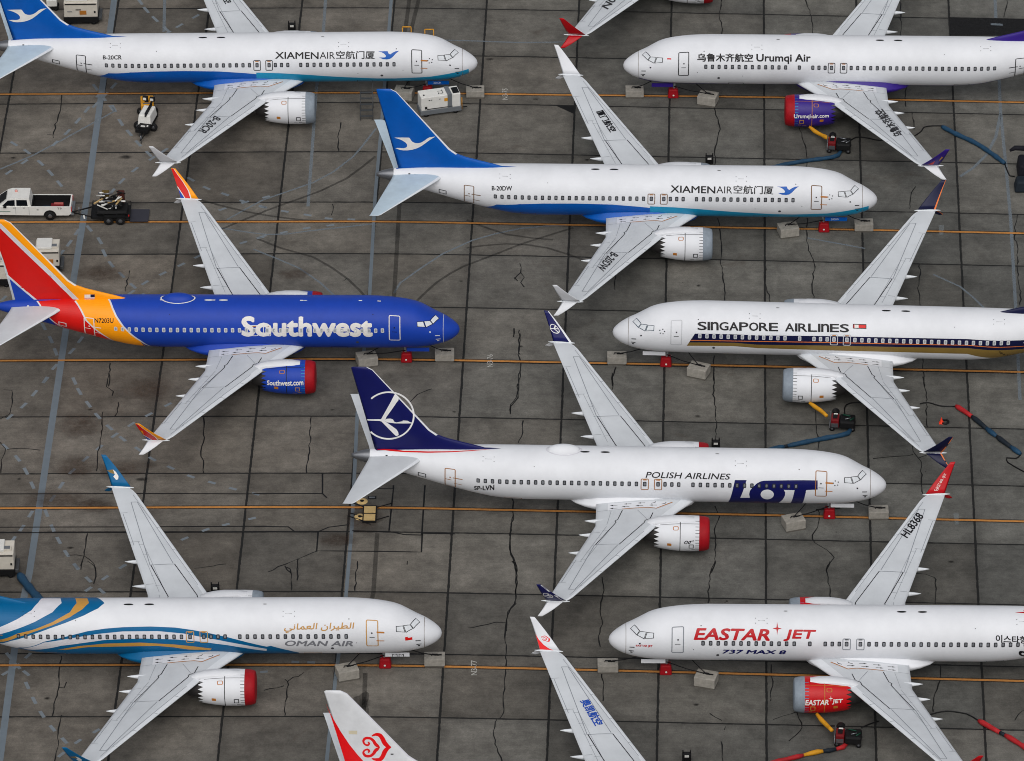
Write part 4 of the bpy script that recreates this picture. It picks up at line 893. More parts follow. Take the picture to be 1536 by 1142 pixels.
for side in (1, -1):
    for face in (1, -1):
        b = BladeSurf(P, side, WU, face)
        decal('red_stripe', b, [[(.42,0.0),(.30,.25),(.30,.55),(.40,.8),(.45,.985),(.98,.985),(.98,.3),(.9,.0)]], M_swred, P.wing[side], .006)
        decal('blue_stripe', b, [[(.75,0.0),(.82,.15),(.97,.36),(.99,.0)]], M_swblue, P.wing[side], .010)
        decal('white_stripe', b, lineq([(.42,0),(.30,.25),(.30,.55),(.40,.8),(.45,.985)], .06)+lineq([(.75,0),(.82,.15),(.97,.36)], .05), M_bird, P.wing[side], .012)
def radome(P, x, m, ring=None):
    mb = MB(); n = 28; V = []; Fs = []
    prof = [(0,1.0),(.07,.95),(.15,.8),(.2,.55),(.225,.3),(.23,0.02)]
    for h, s_ in prof:
        for k in range(n): a = 2*math.pi*k/n; V.append((x+1.22*s_*math.cos(a), .6*s_*math.sin(a), 5.40+h*2.1-.09*(s_*math.sin(a))**2*1.2))
    for i in range(len(prof)-1):
        for k in range(n): Fs.append((i*n+k, i*n+(k+1) % n, (i+1)*n+(k+1) % n, (i+1)*n+k))
    mb.add(V, Fs, m, True); o = mb.build('antenna_radome', P.fus_o)
    if ring: decal('radome_edge', P.S, [ringf([(x+1.32*math.cos(2*math.pi*k/30), 3+.66*math.sin(2*math.pi*k/30)) for k in range(30)], [(x+1.22*math.cos(2*math.pi*k/30), 3+.58*math.sin(2*math.pi*k/30)) for k in range(30)])], ring, o, .012)
radome(P, P.S.hit(267,447)[0], M_swblue, M_bird)
decal('crown_antennas', S_, [rrect(x-.13,x+.13,2.7,2.8,.02) for x in (24.5,20.6,14.0,9.6,8.2)], M_bird, P.fus_o, .016)

# ---- white aircraft with navy tail and a bird in a ring
P = build_plane('D', *POSE['D'], 'white airliner with navy tail carrying a flying bird in a white ring, red engine covers', fin=M_navy, wl_up=M_navy, cover=M_red, door=mat('door_amber', (150,100,50), .5))
S_ = P.S; c = lambda p: crop(1080, 700, p, 9.6)
LOGO_L = c([(215,195),(383,195),(290,450),(437,450),(470,521),(80,517)])
LOGO_O = c([(470,300),(430,350),(420,400),(435,460),(470,521),(800,524),(860,508),(905,470),(935,415),(938,370),(920,335),(1075,338),(985,532),(1155,536),(1240,338),(1405,330),(1405,200),(640,203),(590,212),(530,243)])
hole = c([(585+95+95*math.cos(k*math.pi/12), 400-70*math.sin(k*math.pi/12)) for k in range(24)])
decal('lettering', S_, [hits(S_, LOGO_L), hits(S_, LOGO_O)], M_navy, P.fus_o, .014)
decal('letter_counter', S_, [hits(S_, hole)], M_white, P.fus_o, .019)
decal('lettering', S_, [txt(S_, 'POLISH AIRLINES', *crop(760,560,[(793,597),(1271,608),(803,563)]), bold=0.012)], M_ink, P.fus_o, .018)
decal('registration', S_, [txt(S_, 'SP-LVN', *crop(380,560,[(1261,664),(1376,666),(1261,643)]), bold=0.03)], M_ink, P.fus_o, .018)
c = lambda p: crop(520, 540, p, 6.982)
FS = P.F
cc = hits(FS, c([(435,582)]))[0]
ring_px = lambda r_: c([(440+r_*math.cos(math.radians(a))*1.0, 582+r_*0.93*math.sin(math.radians(a))) for a in range(-134, 141, 6)])
def band(outer, inner): return outer+inner[::-1]
decal('ring_emblem', FS, [band(hits(FS, ring_px(272)), hits(FS, ring_px(254)))], mat('emblem_white', (226,226,226), .4), P.fin_o, .014)
BIRD = [[(360,620),(500,365),(515,362),(545,392),(543,420),(520,450),(415,600),(405,625),(420,616),(460,614),(485,622),(497,645),(520,655),(590,640),(585,633),(640,637),(660,650),(690,658),(680,664),(505,664),(425,654),(400,640),(520,725),(540,755),(545,785),(525,798),(510,792),(365,645),(340,638),(220,634),(212,622)]]
decal('bird_emblem', FS, [hits(FS, c(BIRD[0]))], mat('emblem_white', (226,226,226), .4), P.fin_o, .016)
decal('red_stripe', S_, [hits(S_, c([(310,920),(400,935),(600,953),(850,960),(1100,958),(1300,948),(1525,936),(1300,956),(1100,968),(850,974),(600,968),(450,955),(320,940)]))], M_swred, P.fus_o, .014)
decal('navy_dorsal', S_, both(S_, [[(27.9,3.0),(28.7,2.90),(30,2.82),(33,2.70),(35.5,2.55),(36.9,2.50),(37.0,3.0)]]), M_navy, P.fus_o, .009)
for side in (1, -1):
    for face in (1, -1):
        b = BladeSurf(P, side, WU, face); m = mat('emblem_white', (226,226,226), .4)
        decal('winglet_edge', b, [[(.01,0),(.14,0),(.20,.985),(.01,.985)]], M_white, P.wing[side], .006)
        o1 = [(.62+.34*math.cos(k*math.pi/12), .40+.15*math.sin(k*math.pi/12)) for k in range(24)]; i1 = [(.62+.29*math.cos(k*math.pi/12), .40+.125*math.sin(k*math.pi/12)) for k in range(24)]
        decal('ring_emblem', b, [ringf(o1, i1)]+lineq([(.9,.40),(.30,.40)], .025)+lineq([(.65,.40),(.40,.50)], .04)+lineq([(.65,.40),(.45,.29)], .04), m, P.wing[side], .010)
eng = [o for o in P.root.children if o.name.startswith('engine')][0]
decal('engine_marks', P.E[1], lineq(hits(P.E[1], crop(870,720,[(1150,680),(1165,670),(1180,672),(1172,700),(1150,700),(1145,685)],7.314)), .05)+lineq(hits(P.E[1], crop(870,720,[(1190,680),(1215,672),(1205,698),(1188,698),(1190,680)],7.314)), .05)+lineq(hits(P.E[1], crop(870,720,[(1215,672),(1250,668)],7.314)), .05), M_ink, eng, .016)
cockpit(P); static_marks(P); radome(P, P.S.hit(846,668)[0], M_white, M_lgrey)

# ---- white aircraft with blue, grey and gold ribbons
P = build_plane('E', *POSE['E'], 'white airliner with sweeping ocean blue, grey and gold ribbons, lower left', belly=M_oman, fin=M_oman, wl_up=M_oman, wl_low=M_oman, cover=M_red, cover2=M_greyc, door=M_gold)
S_ = P.S; c = lambda p: crop(0, 842, p)
decal('blue_ribbon', S_, both(S_, [belly_poly(hits(S_, c([(-60,505),(20,502),(100,492),(250,460),(400,425),(500,400),(600,385),(700,377),(860,373),(1000,379),(1100,393),(1200,412),(1300,434),(1400,460),(1523,488)])+crop(380,842,[(100,483),(200,508),(260,521)])))]), M_oman, P.fus_o, .008)
W1 = c([(-60,505),(100,497),(170,510),(330,506),(500,490),(700,485),(900,483),(1000,492),(1080,505),(1200,506),(1230,510)])
decal('pale_ribbon', S_, [hits(S_, c([(120,494),(250,464),(400,441),(550,416),(700,401),(900,399),(1050,413),(1200,441),(1400,478),(1523,500),(1523,512),(1400,495),(1300,479),(1150,459),(1000,446),(800,441),(600,449),(500,463),(350,482),(160,503)]))], M_lgrey, P.fus_o, .014)
decal('white_ribbon', S_, [hits(S_, c([(-60,470),(60,468),(180,440),(280,430),(130,484),(40,496),(-60,500)]))], M_white, P.fus_o, .011)
decal('gold_ribbon', S_, [hits(S_, c([(330,503),(450,484),(600,470),(800,464),(1000,475),(1100,485),(1210,498),(1200,507),(1080,504),(1000,492),(900,483),(700,486),(500,490),(380,505)]))], M_gold, P.fus_o, .016)
decal('blue_tail_ribbon', S_, [hits(S_, c([(-400,150),(150,195),(500,205),(565,214),(597,240),(560,270),(480,310),(380,350),(280,385),(180,420),(60,455),(0,468),(-400,560)]))], M_oman, P.fus_o, .010)
decal('pale_tail_ribbon', S_, [hits(S_, c([(-200,450),(0,376),(100,331),(180,281),(218,238),(240,213),(345,213),(352,240),(300,292),(200,346),(100,386),(0,416),(-200,480)]))], M_lgrey, P.fus_o, .014)
decal('gold_tail_ribbon', S_, [hits(S_, c([(-100,490),(0,448),(100,413),(200,388),(300,348),(400,292),(438,240),(430,213),(498,213),(508,240),(470,276),(400,320),(300,366),(200,401),(100,433),(0,461),(-100,500)]))], M_gold, P.fus_o, .016)
AR = '\ufef2\ufee7\ufe8e\ufee4\ufecc\ufedf\ufe8d \ufee5\ufe8d\ufeae\ufef4\ufec4\ufedf\ufe8d'
decal('lettering', S_, [txt(S_, AR, *crop(380,842,[(172,411),(568,404),(182,357)]), bold=0.014)], M_gold, P.fus_o, .018)
decal('lettering', S_, [txt(S_, 'OMAN AIR', *crop(380,842,[(175,483),(570,485),(186,452)]), bold=0.022)], M_greyt, P.fus_o, .018)
decal('flag', S_, [hits(S_, crop(380,842,[(866,434),(906,427),(908,448),(868,453)]))], M_swred, P.fus_o, .018); decal('flag_stripe', S_, [hits(S_, crop(380,842,[(882,431),(906,427),(907,433),(882,437)]))], M_white, P.fus_o, .022)
for side in (1, -1):
    for face in (1, -1):
        b = BladeSurf(P, side, WU, face)
        decal('eagle_emblem', b, [[(.42,.52),(.30,.44),(.30,.32),(.45,.22),(.60,.20),(.68,.30),(.50,.36),(.48,.45)]], M_bird, P.wing[side], .008); decal('eagle_wing', b, [[(.42,.52),(.98,.48),(.75,.40),(.50,.38)]], M_gold2, P.wing[side], .010)
cockpit(P, M_line)
DR = type('Dr', (), {'du': 9, 'dv': 9, 'pos': staticmethod(lambda x, y, off, P=P: Vector((x, P.ns*(.52+off), y)))})()
decal('gear_door_number', DR, [([(3.5-p[0]*.8, 1.2+p[1]*.22) for p in text2d('MM', 0.0)[0]], text2d('MM', 0.0)[1])], M_ink, P.fus_o, .012)

# ---- white aircraft with purple belly
P = build_plane('F', *POSE['F'], 'white airliner with purple belly, tail and engines at the top right', belly=M_purple, fin=M_purple, cowl=M_purple, cover=M_red, gear_col=M_purple, wl_up=M_purple, door=M_line)
S_ = P.S
decal('purple_belly', S_, both(S_, [belly_poly([(1.25,-1.4),(2.2,-1.55),(4,-1.72),(8,-1.85),(14,-1.88),(24,-1.88),(28,-1.8),(31,-1.7),(33,-2.4)])]), M_purple, P.fus_o, .008)
decal('lettering', S_, [txt(S_, '乌鲁木齐航空', *crop(760,0,[(1088,354),(1407,355),(1088,307)]), bold=0.018), txt(S_, 'Urumqi Air', (1134.5,92.5),(1216,92.8),(1134.5,81), bold=0.03)], M_ink, P.fus_o, .018)
eng = [o for o in P.root.children if o.name.startswith('engine')][0]
decal('lettering', P.E[1], [txt(P.E[1], 'Urumqi-air.com', *crop(1136,0,[(209,674),(408,670),(209,652)]), bold=0.03)], M_bird, eng, .014)
decal('lettering', P.W[1], [txt(P.W[1], '乌鲁木齐航空', *crop(1136,0,[(836,768),(714,622),(786,788)]), bold=0.02)], M_ink, P.wing[1], .018)
for side in (1, -1):
    b = BladeSurf(P, side, WU, 1); decal('winglet_flash', b, [[(.3,.1),(.45,.35),(.6,.1)]], M_swred, P.wing[side], .008); decal('winglet_flash', b, [[(.75,.30),(.6,.62),(.85,.55)]], M_gold, P.wing[side], .008)
decal('flag', S_, [hits(S_, crop(760,0,[(917,333),(940,334),(940,341),(917,340)]))], M_swred, P.fus_o, .018)
cockpit(P)

# ---- white aircraft with navy and gold window band
P = build_plane('G', *POSE['G'], 'white airliner with navy and gold band along its windows and grey engine covers', fin=M_sqnavy, wl_up=M_sqnavy, wl_low=M_sqnavy, cover=M_greyc, pale_win=True, door=mat('door_pale', (190,192,196), .5))
S_ = P.S; a = lambda p: crop(760, 280, p); b_ = lambda p: crop(1136, 280, p)
def strip(l, r): return l+r[::-1]
def row(p1, p2): return hits(S_, a(p1)+b_(p2))
top = row([(1075,840),(1300,844)], [(0,850),(400,854),(800,863),(1200,871),(1523,877),(1900,884)])
n1 = row([(1050,878),(1300,882)], [(0,884),(400,890),(800,899),(1200,906),(1523,911),(1900,917)])
n2 = row([(1042,890),(1300,892)], [(0,903),(400,908),(800,916),(1200,922),(1523,926),(1900,932)])
n3 = row([(1028,909),(1300,911)], [(0,922),(400,935),(800,945),(1200,955),(1523,962),(1900,968)])
decal('navy_band', S_, [strip(top, n2)], M_sqnavy, P.fus_o, .010); decal('orange_line', S_, lineq(n1, .055), M_orange, P.fus_o, .014); decal('gold_band', S_, [strip(n2, n3)], M_gold2, P.fus_o, .012)
decal('lettering', S_, [txt(S_, 'SInGAPORE', (1046.3,495.4),(1167.3,497.2),(1046.3,482.8), bold=0.02, letters=True), txt(S_, 'AIRLInES', (1177.6,497.3),(1273.6,498.8),(1177.6,485), bold=0.02, letters=True)], M_ink, P.fus_o, .018)
decal('flag', S_, [hits(S_, b_([(548,787),(621,789),(621,811),(548,809)]))], M_bird, P.fus_o, .018); decal('flag_field', S_, [hits(S_, b_([(578,788),(621,789),(621,811),(578,810)])), hits(S_, b_([(548,787),(555,787),(555,809),(548,809)]))], M_swred, P.fus_o, .021); decal('flag_edge', S_, lineq(hits(S_, b_([(548,787),(621,789),(621,811),(548,809),(548,787)])), .05), M_black, P.fus_o, .024)
decal('registration', S_, [txt(S_, '9V-MBN', *b_([(1382,954),(1492,958),(1382,937)]), bold=0.02)], mat('dark_brown_ink', (52,40,20), .5), P.fus_o, .018)
for side in (1, -1):
    for Q in (WU, WL):
        for face in (1, -1): decal('winglet_edge', BladeSurf(P, side, Q, face), [[(.90,0),(.995,0),(.995,.985),(.90,.985)]], M_orange, P.wing[side], .008)
cockpit(P, mat('cockpit_line', (40,60,76), .5)); static_marks(P)

# ---- white aircraft with red lettering and red engines
P = build_plane('H', *POSE['H'], 'white airliner with red slanted lettering and red engines, nose to the left, lower right', cowl=M_engred, cover=M_greyc, wl_up=M_ejred, wl_low=M_ejred, fin=M_ejred, door=M_thin)
S_ = P.S
decal('lettering', S_, [txt(S_, 'EASTAR', (1040.2,960.2),(1154.5,961.6),(1045.6,942.3), bold=0.03), txt(S_, 'JET', (1174.5,961.8),(1219.5,962.4),(1179.5,944.4), bold=0.03)], M_ejred, P.fus_o, .018)
sc_, su, sv = S_.hit(1165.4,952), S_.hit(1172.6,943.9), S_.hit(1159,943.9)
decal('star_emblem', S_, [[(sv[0]+(su[0]-sv[0])*p[0], sc_[1]-.0+(p[1])*.95-.05) for p in star(4, .22)]], M_ejred, P.fus_o, .018)
decal('lettering', S_, [txt(S_, '737 MAX 8', (1082.3,980.3),(1177.5,981.2),(1085.2,974.4), bold=0.035)], M_navy, P.fus_o, .018)
decal('lettering', S_, [txt(S_, '이스타항공', (1493.5,963.8),(1553,964.8),(1493.5,951.8), bold=0.015), txt(S_, 'OE', (1528,983.5),(1550,984),(1528,974.5), bold=0.06)], M_ink, P.fus_o, .018)
decal('lettering', S_, [txt(S_, 'EASTAR JET', (954,970.2),(979,971.6),(954,967.2), bold=0.03)], M_ejred, P.fus_o, .018)
eng = [o for o in P.root.children if o.name.startswith('engine')][0]
decal('lettering', P.E[1], [txt(P.E[1], 'EASTAR', *crop(1136,842,[(273,822),(408,820),(277,792)]), bold=0.03), txt(P.E[1], 'JET', *crop(1136,842,[(426,818),(486,813),(430,788)]), bold=0.03), [(EngSurf(P,1).hit(1136+420/3.8075,842+785/3.8075)[0]+(p[0]-.5)*.32, EngSurf(P,1).hit(1136+420/3.8075,842+785/3.8075)[1]+(p[1]-.5)*.42) for p in star(4,.22)]], M_bird, eng, .014)
decal('registration', P.W[-1], [txt(P.W[-1], 'HL8368', *crop(1136,560,[(857,945),(953,820),(815,920)]), bold=0.025)], M_ink, P.wing[-1], .018)
b = BladeSurf(P, -1, WU, -1); Pq, Fq = text2d('EASTAR JET', 0.0)
decal('lettering', b, [([(.62-p[1]*.30+.0*p[0], .10+p[0]*.52) for p in Pq], Fq)], M_bird, P.wing[-1], .010)
cockpit(P)
decal('red_flash', S_, [[(28.9,2.82),(28.3,2.75),(28.9,2.66),(29.5,2.75)]], M_ejred, P.fus_o, .014)

# ---- aircraft cut by the lower and upper edges of the picture
P = build_plane('I', *POSE['I'], 'pale grey tail with scarlet wedge and scroll emblem, cut off by the bottom edge', fin=mat('tail_pale', (214, 216, 219), .42), wl_up=M_white, winfilter=lambda x: False, finle=M_lgrey)
FS = P.F; c = lambda p: crop(480, 1030, p, 9.6)
decal('scarlet_wedge', FS, [hits(FS, c([(85,240),(140,370),(200,480),(300,650),(420,830),(540,980),(640,1090),(760,1230),(800,1400),(430,1400),(360,1075),(250,720),(160,440)]))], M_okred, P.fin_o, .012)
def curve(pts, ws):
    P_ = [Vector((p[0], p[1], 0)) for p in pts]; P_ = dense(P_, 12); L = []; Rr = []
    for i, p in enumerate(P_):
        t = (P_[min(i+1, len(P_)-1)]-P_[max(i-1, 0)]).normalized(); q = Vector((-t.y, t.x, 0)); f = i/(len(P_)-1)*(len(ws)-1); k = min(int(f), len(ws)-2); w = ws[k]+(ws[k+1]-ws[k])*(f-k)
        L.append(p+q*w/2); Rr.append(p-q*w/2)
    n = len(L); return ([(v.x, v.y) for v in L+Rr], [(i, i+1, n+i+1, n+i) for i in range(n-1)])
EMB = [curve([(745,712),(800,690),(860,700),(900,750),(930,810),(970,850),(1025,873)], [14,40,56,62,66,60,4]), curve([(1025,873),(970,895),(935,935),(900,1010),(860,1050),(800,1050),(745,1035)], [4,60,66,62,56,40,14]),
 curve([(690,800),(710,820),(685,845),(640,825),(625,780),(655,745),(720,745),(770,780),(800,830),(862,875)], [22,30,24,34,38,36,40,46,48,4]), curve([(862,875),(800,920),(770,965),(720,1000),(655,995),(625,955),(640,920),(685,905),(712,930),(690,948)], [4,48,46,40,36,38,34,24,30,22])]
decal('scroll_emblem', FS, [(hits(FS, c(q[0])), q[1]) for q in EMB], M_okred, P.fin_o, .014)
decal('fin_marks', FS, [hits(FS, c([(412,635),(535,635),(535,688),(415,684)]))], mat('primer_patch', (206,196,170), .5), P.fin_o, .012); decal('fin_label', FS, [hits(FS, c([(1018,965),(1058,965),(1058,982),(1018,982)]))], M_black, P.fin_o, .012)
decal('lettering', P.W[-1], [txt(P.W[-1], '奥凯航空', *crop(760,842,[(416,800),(503,945),(470,784)]), bold=0.02)], M_bluek, P.wing[-1], .018)
b = BladeSurf(P, -1, WU, -1)
decal('scarlet_wedge', b, [[(.30,.0),(.50,.05),(.70,.15),(.88,.30),(.99,.45),(.99,.0)]], M_okred, P.wing[-1], .008)
EMN = [([(.30+(862-q_[0])/240*.33, .33+(875-q_[1])/200*.085) for q_ in q[0]], q[1]) for q in EMB]
decal('scroll_emblem', b, EMN, M_okred, P.wing[-1], .010)
P = build_plane('J', *POSE['J'], 'airliner wing with crimson winglet reaching down from the top edge', wl_up=M_ejred, wl_low=M_ejred, cover=M_red, winfilter=lambda x: False)
decal('registration', P.W[1], [txt(P.W[1], '00N', *crop(760,0,[(612,-42),(540,38),(650,-24)]), bold=0.02)], M_ink, P.wing[1], .018)

# ------------------------------------------------------------------ ground equipment
G_conc = mat('block_concrete', (150, 146, 138), 0.9, var=0.14, scale=3.0, bump=0.3); G_concd = mat('block_concrete_base', (96, 92, 86), 0.9, var=0.12, scale=3)
G_strap = mat('dark_strap', (22, 22, 24), 0.8); G_rub = M_tire; G_white = mat('equipment_white', (214, 213, 208), 0.45, var=0.04, scale=2); G_cream = mat('equipment_cream', (204, 198, 186), 0.5, var=0.05, scale=2)
G_grey = mat('equipment_grey', (104, 108, 112), 0.55); G_dk = mat('equipment_black', (20, 20, 21), 0.6); G_amber = mat('equipment_amber', (208, 146, 40), 0.5, var=0.08, scale=3); G_dred = mat('equipment_dark_red', (110, 22, 26), 0.45, var=0.1, scale=4)
G_steel = mat('dull_steel', (84, 86, 88), 0.5, 0.5); G_glass = mat('dark_glass', (16, 20, 24), 0.08); G_hoseb = mat('hose_blue', (32, 66, 92), 0.6, var=0.15, scale=2); G_hosey = mat('hose_amber', (206, 146, 34), 0.6, var=0.1, scale=3); G_hoser = mat('hose_red', (168, 36, 40), 0.6, var=0.12, scale=2); G_hosed = mat('hose_dark', (26, 34, 42), 0.7)
G_cone = mat('cone_orange', (232, 58, 30), 0.5); G_wood = mat('timber', (190, 160, 110), 0.8, var=0.12, scale=3); G_green = mat('equipment_green', (16, 62, 46), 0.5); G_tan = mat('lid_tan', (206, 176, 120), 0.7, var=0.06, scale=3); G_tail = mat('tail_lamp', (190, 30, 26), 0.3)
def spot(u, v, rz=0.0): return Matrix.Translation(gp(u, v)) @ Matrix.Rotation(rz, 4, 'Z')

# concrete tie-down blocks with straps, two at each nose
def block(u, v, label, rz=0.0, w=1.45, d=1.0, h=0.62, strap=None):
    M = spot(u, v, rz); r = empty('concrete_block', M, label, 'block', 'tie-down blocks under the noses')
    mb = MB(); mb.box((0, d/2, h/2+.09), (w, d, h-.06), G_conc, bev=.03); mb.build('block_body', r)
    mb = MB(); mb.box((0, d/2-.02, .06), (w*.93, d*.93, .12), G_concd); mb.build('skid', r)
    mb = MB(); mb.tube([(-.22, d/2, h+.06), (-.18, d/2, h+.2), (.2, d/2, h+.2), (.24, d/2, h+.06)], .035, G_strap, 6); mb.bar((.0, d/2, h+.12), (.5, d/2+.05, h+.1), .05, G_strap); mb.build('lifting_loop', r)
    if strap:
        for p in strap[1:] if isinstance(strap, list) else [strap]:
            mb = MB(); a = Vector((0, d/2, h+.12)); b = M.inverted() @ p; mid = (a+b)/2-Vector((0, 0, .08)); mb.tube([a, mid, b], .035, G_strap, 6); mb.build('strap', r)
    return r
def nose_pt(key, x, y, z):
    Pn = Plane(key, *POSE[key], *([PLUG] if key == 'C' else [])); return Pn.M @ Vector((Pn.xm(x), Pn.ns*y, z))
NM = {'A':'white airliner with blue belly, upper left','B':'white airliner with blue belly, middle row','C':'royal blue airliner','D':'white airliner with navy tail','E':'white airliner with ribbon stripes','F':'purple bellied airliner','G':'airliner with navy and gold band','H':'airliner with red lettering'}
BL = {'A': ((713,148.6),(604,152.5),-.2), 'B': ((1296,349),(1185,358),.22), 'C': ((667,544),(553,552.5),.24), 'D': ((1318,780.6),(1194,797.5),.30), 'E': ((652,1001.8),(524,1022.5),.28), 'F': ((952,148.4),(1059,160.5),-.30), 'G': ((925.5,548.6),(1044,569),-.38), 'H': ((912,1011.4),(1056,1033.5),-.30)}
for k, (a, b, rz) in BL.items():
    block(*a, 'concrete block ahead of the nose, '+NM[k], 0.0, strap=nose_pt(k, 2.4, .2, 1.6))
    block(*b, 'turned concrete block behind the nose wheel, '+NM[k], rz, 1.5, 1.15, .78, strap=[None, nose_pt(k, 4.1, .1, 1.0), nose_pt(k, 5.3, -.6, 1.5)])
# red covers over the nose wheels
WC = {'A':(640.5,134.5),'B':(1236,347.5),'C':(607.5,543.6),'D':(1244,780.6),'E':(575.7,1003.6),'F':(1008.2,148.6),'G':(997.7,551.6),'H':(996.9,1012.4)}
for k in WC:
    M = nose_pt(k, 4.05, 0, 0); Pn = Plane(k, *POSE[k], *([PLUG] if k == 'C' else [])); Mx = Pn.M.copy(); Mx.translation = Vector((M.x, M.y, gz(M.x)))
    r = empty('wheel_cover', Mx, 'red cloth cover on the nose wheel of the '+NM[k], 'cover', 'red nose wheel covers')
    mb = MB(); mb.box((0, 0, .40), (.88, .76, .80), M_red, taper=.82, bev=.10); mb.build('cover_cloth', r)
    mb = MB(); mb.lathe((0.02, Pn.ns*.375, .30), (0, Pn.ns, .12), [(0,.0),(0,.075),(.012,.075),(.012,0)], G_white, 14); mb.build('white_disc', r)
    mb = MB(); mb.bar((-.2, 0, .74), (-.3, 0, 1.1), .02, G_strap); mb.bar((.2, Pn.ns*.1, .74), (.42, Pn.ns*.12, .95), .025, M_metal); mb.build('cover_tie', r)

# wheels helper
def wheel(parent, x, y, r, w=.24, hub=None):
    mb = MB(); mb.lathe((x, y-w/2, r), (0, 1, 0), [(0,r*.5),(0,r*.9),(w*.15,r),(w*.85,r),(w,r*.9),(w,r*.5)], G_rub, 24); o = mb.build('tyre', parent)
    mb = MB(); mb.lathe((x, y-w/2+.02, r), (0, 1, 0), [(0,0.0),(.0,r*.35),(.03,r*.52),(w-.07,r*.52),(w-.04,r*.3),(w-.04,0)], hub or M_metal, 16); mb.build('rim', o)
def box_unit(name, u, v, rz, L, Dp, label, cat, body, base, hb=.42, ht=1.35, extra=None, group=None):
    """long boxy towed unit: skirt, cabinet, roof, four wheels; origin at the middle of its near lower edge"""
    r = empty(name, spot(u, v, rz), label, cat, group)
    mb = MB(); mb.box((0, Dp/2, hb/2+.16), (L, Dp, hb-.1), base, bev=.03); mb.build('chassis', r)
    mb = MB(); mb.box((0, Dp/2, hb+.1+ht/2), (L*.96, Dp*.94, ht), body, bev=.05); cb = mb.build('cabinet', r)
    for x in (-L*.36, L*.36):
        for y in (.12, Dp-.12): wheel(r, x, y, .24, .18)
    return r, cb
def lab_text(s, parent, c, ux, uy, m, name='lettering'):
    """flat lettering: corner c, along ux, up uy (vectors in the parent's frame)"""
    Pq, Fq = text2d(s, 0.0); mb = MB(); mb.add([Vector(c)+Vector(ux)*p[0]+Vector(uy)*p[1] for p in Pq], Fq, m); return mb.build(name, parent)
# white ground power cart marked T2
rz = R(14); r, cb = box_unit('power_cart', 662, 173.5, rz, 3.35, 1.35, 'white power cart marked T2 beside the nose of the upper left airliner', 'cart', G_white, G_grey, .5, 1.2)
mb = MB(); mb.box((.72, .675, 1.2), (.36, 1.34, 1.28), G_grey); mb.box((1.28, .58, 1.83), (.5, .85, .05), G_dk); mb.build('control_bay', r)
mb = MB(); mb.box((.42, .02, 1.4), (.3, .03, .26), G_amber); mb.box((-1.22, .025, .86), (.18, .03, .22), G_dk); mb.box((-.1, .02, .72), (2.1, .03, .05), G_dk)
for x in (-.95, -.78, -.1): mb.box((x, .022, 1.52), (.12, .02, .05), G_dk)
mb.box((-1.3, .45, 1.82), (.12, .12, .04), G_dk); mb.build('panels', cb)
lab_text('T2', cb, (-.12, .95, 1.812), (0, -.62, 0), (-.42*-1, 0, 0), M_ink)
mb = MB(); mb.bar((1.66, .3, .35), (2.2, .35, .3), .04, G_dk); mb.bar((1.75, .2, .2), (1.75, .2, 1.3), .035, G_amber); mb.bar((1.6, 1.0, .9), (1.7, 1.2, 2.1), .03, G_dk); mb.build('tow_bar', r)
# generator sets
def genset(u, v, rz, L, label, top=True, amber=True):
    r, cb = box_unit('generator_set', u, v, rz, L, 1.9, label, 'generator', G_cream, G_dk, .62, 1.35, group='cream generator sets on the apron')
    mb = MB(); mb.box((0, .035, 1.93), (L*.9, .03, .09), G_dk); mb.box((-.2, .035, 1.42), (.42, .02, .08), G_dk); mb.box((-L*.32, .035, 1.25), (.42, .02, .06), G_grey); mb.box((L*.40, .035, 1.2), (.14, .02, .18), G_dk)
    if amber: mb.box((.18, .04, 1.15), (.55, .03, .36), M_or); mb.box((.15, .06, 1.2), (.36, .01, .1), G_amber)
    mb.build('panels', cb)
    mb = MB(); mb.box((-L*.12, 1.0, 2.18), (L*.62, 1.4, .2), G_white, bev=.04); mb.box((L*.28, .7, 2.15), (.6, .5, .12), G_cream); mb.box((L*.28, .7, 2.22), (.42, .36, .03), G_grey); mb.build('roof_vents', cb)
    mb = MB(); mb.box((L/2+.12, .9, .5), (.28, 1.5, .3), G_steel, bev=.05); mb.build('bumper', r)
    return r
genset(122, 38, 0, 2.85, 'cream generator set behind the blue tail, at the top edge')
genset(-2, 868, 0, 2.4, 'cream generator set at the left edge beside a blue duct', amber=False)
genset(72, 412, 0, 1.9, 'cream generator set partly hidden behind the amber and red tail', amber=True)
genset(-6, 432, 0, 2.2, 'cream generator set left of the amber and red tail', amber=False)
r, cb = box_unit('battery_cart', 78, 17, 0, .9, .8, 'small white battery cart behind the blue tail, left of the generator set', 'cart', G_white, G_dk, .3, .6)
# light tower on wheels and the amber compressor behind it
r = empty('air_compressor', spot(222, 178, R(4)), 'amber air compressor behind the white lighting trailer', 'compressor')
mb = MB(); mb.box((0, .75, .88), (1.05, 1.5, .8), G_amber, bev=.1); cb = mb.build('hood', r)
mb = MB(); mb.box((-.05, .55, 1.3), (.32, .3, .03), G_dk); mb.box((-.05, .2, 1.29), (.6, .14, .03), G_grey); mb.box((0, -.01, .9), (.8, .03, .3), G_dk); mb.box((.1,-.03,.98), (.5,.02,.07), G_white); mb.build('louvres', cb)
mb = MB(); mb.box((0, .7, .4), (1.1, 1.4, .3), G_dk); mb.build('chassis', r)
for x in (-.55, .55): wheel(r, x, .7, .3, .2)
r = empty('lighting_trailer', spot(211, 210, R(-14)) @ Matrix.Scale(1.18, 4), 'white lighting trailer with folded black mast, left of the amber compressor', 'trailer')
mb = MB(); mb.box((0, 1.7, .95), (.95, 1.6, .75), G_white, taper=.85, bev=.08); mb.build('hood', r)
mb = MB(); mb.box((0, 1.5, .45), (.9, 2.4, .22), G_dk); mb.build('chassis', r)
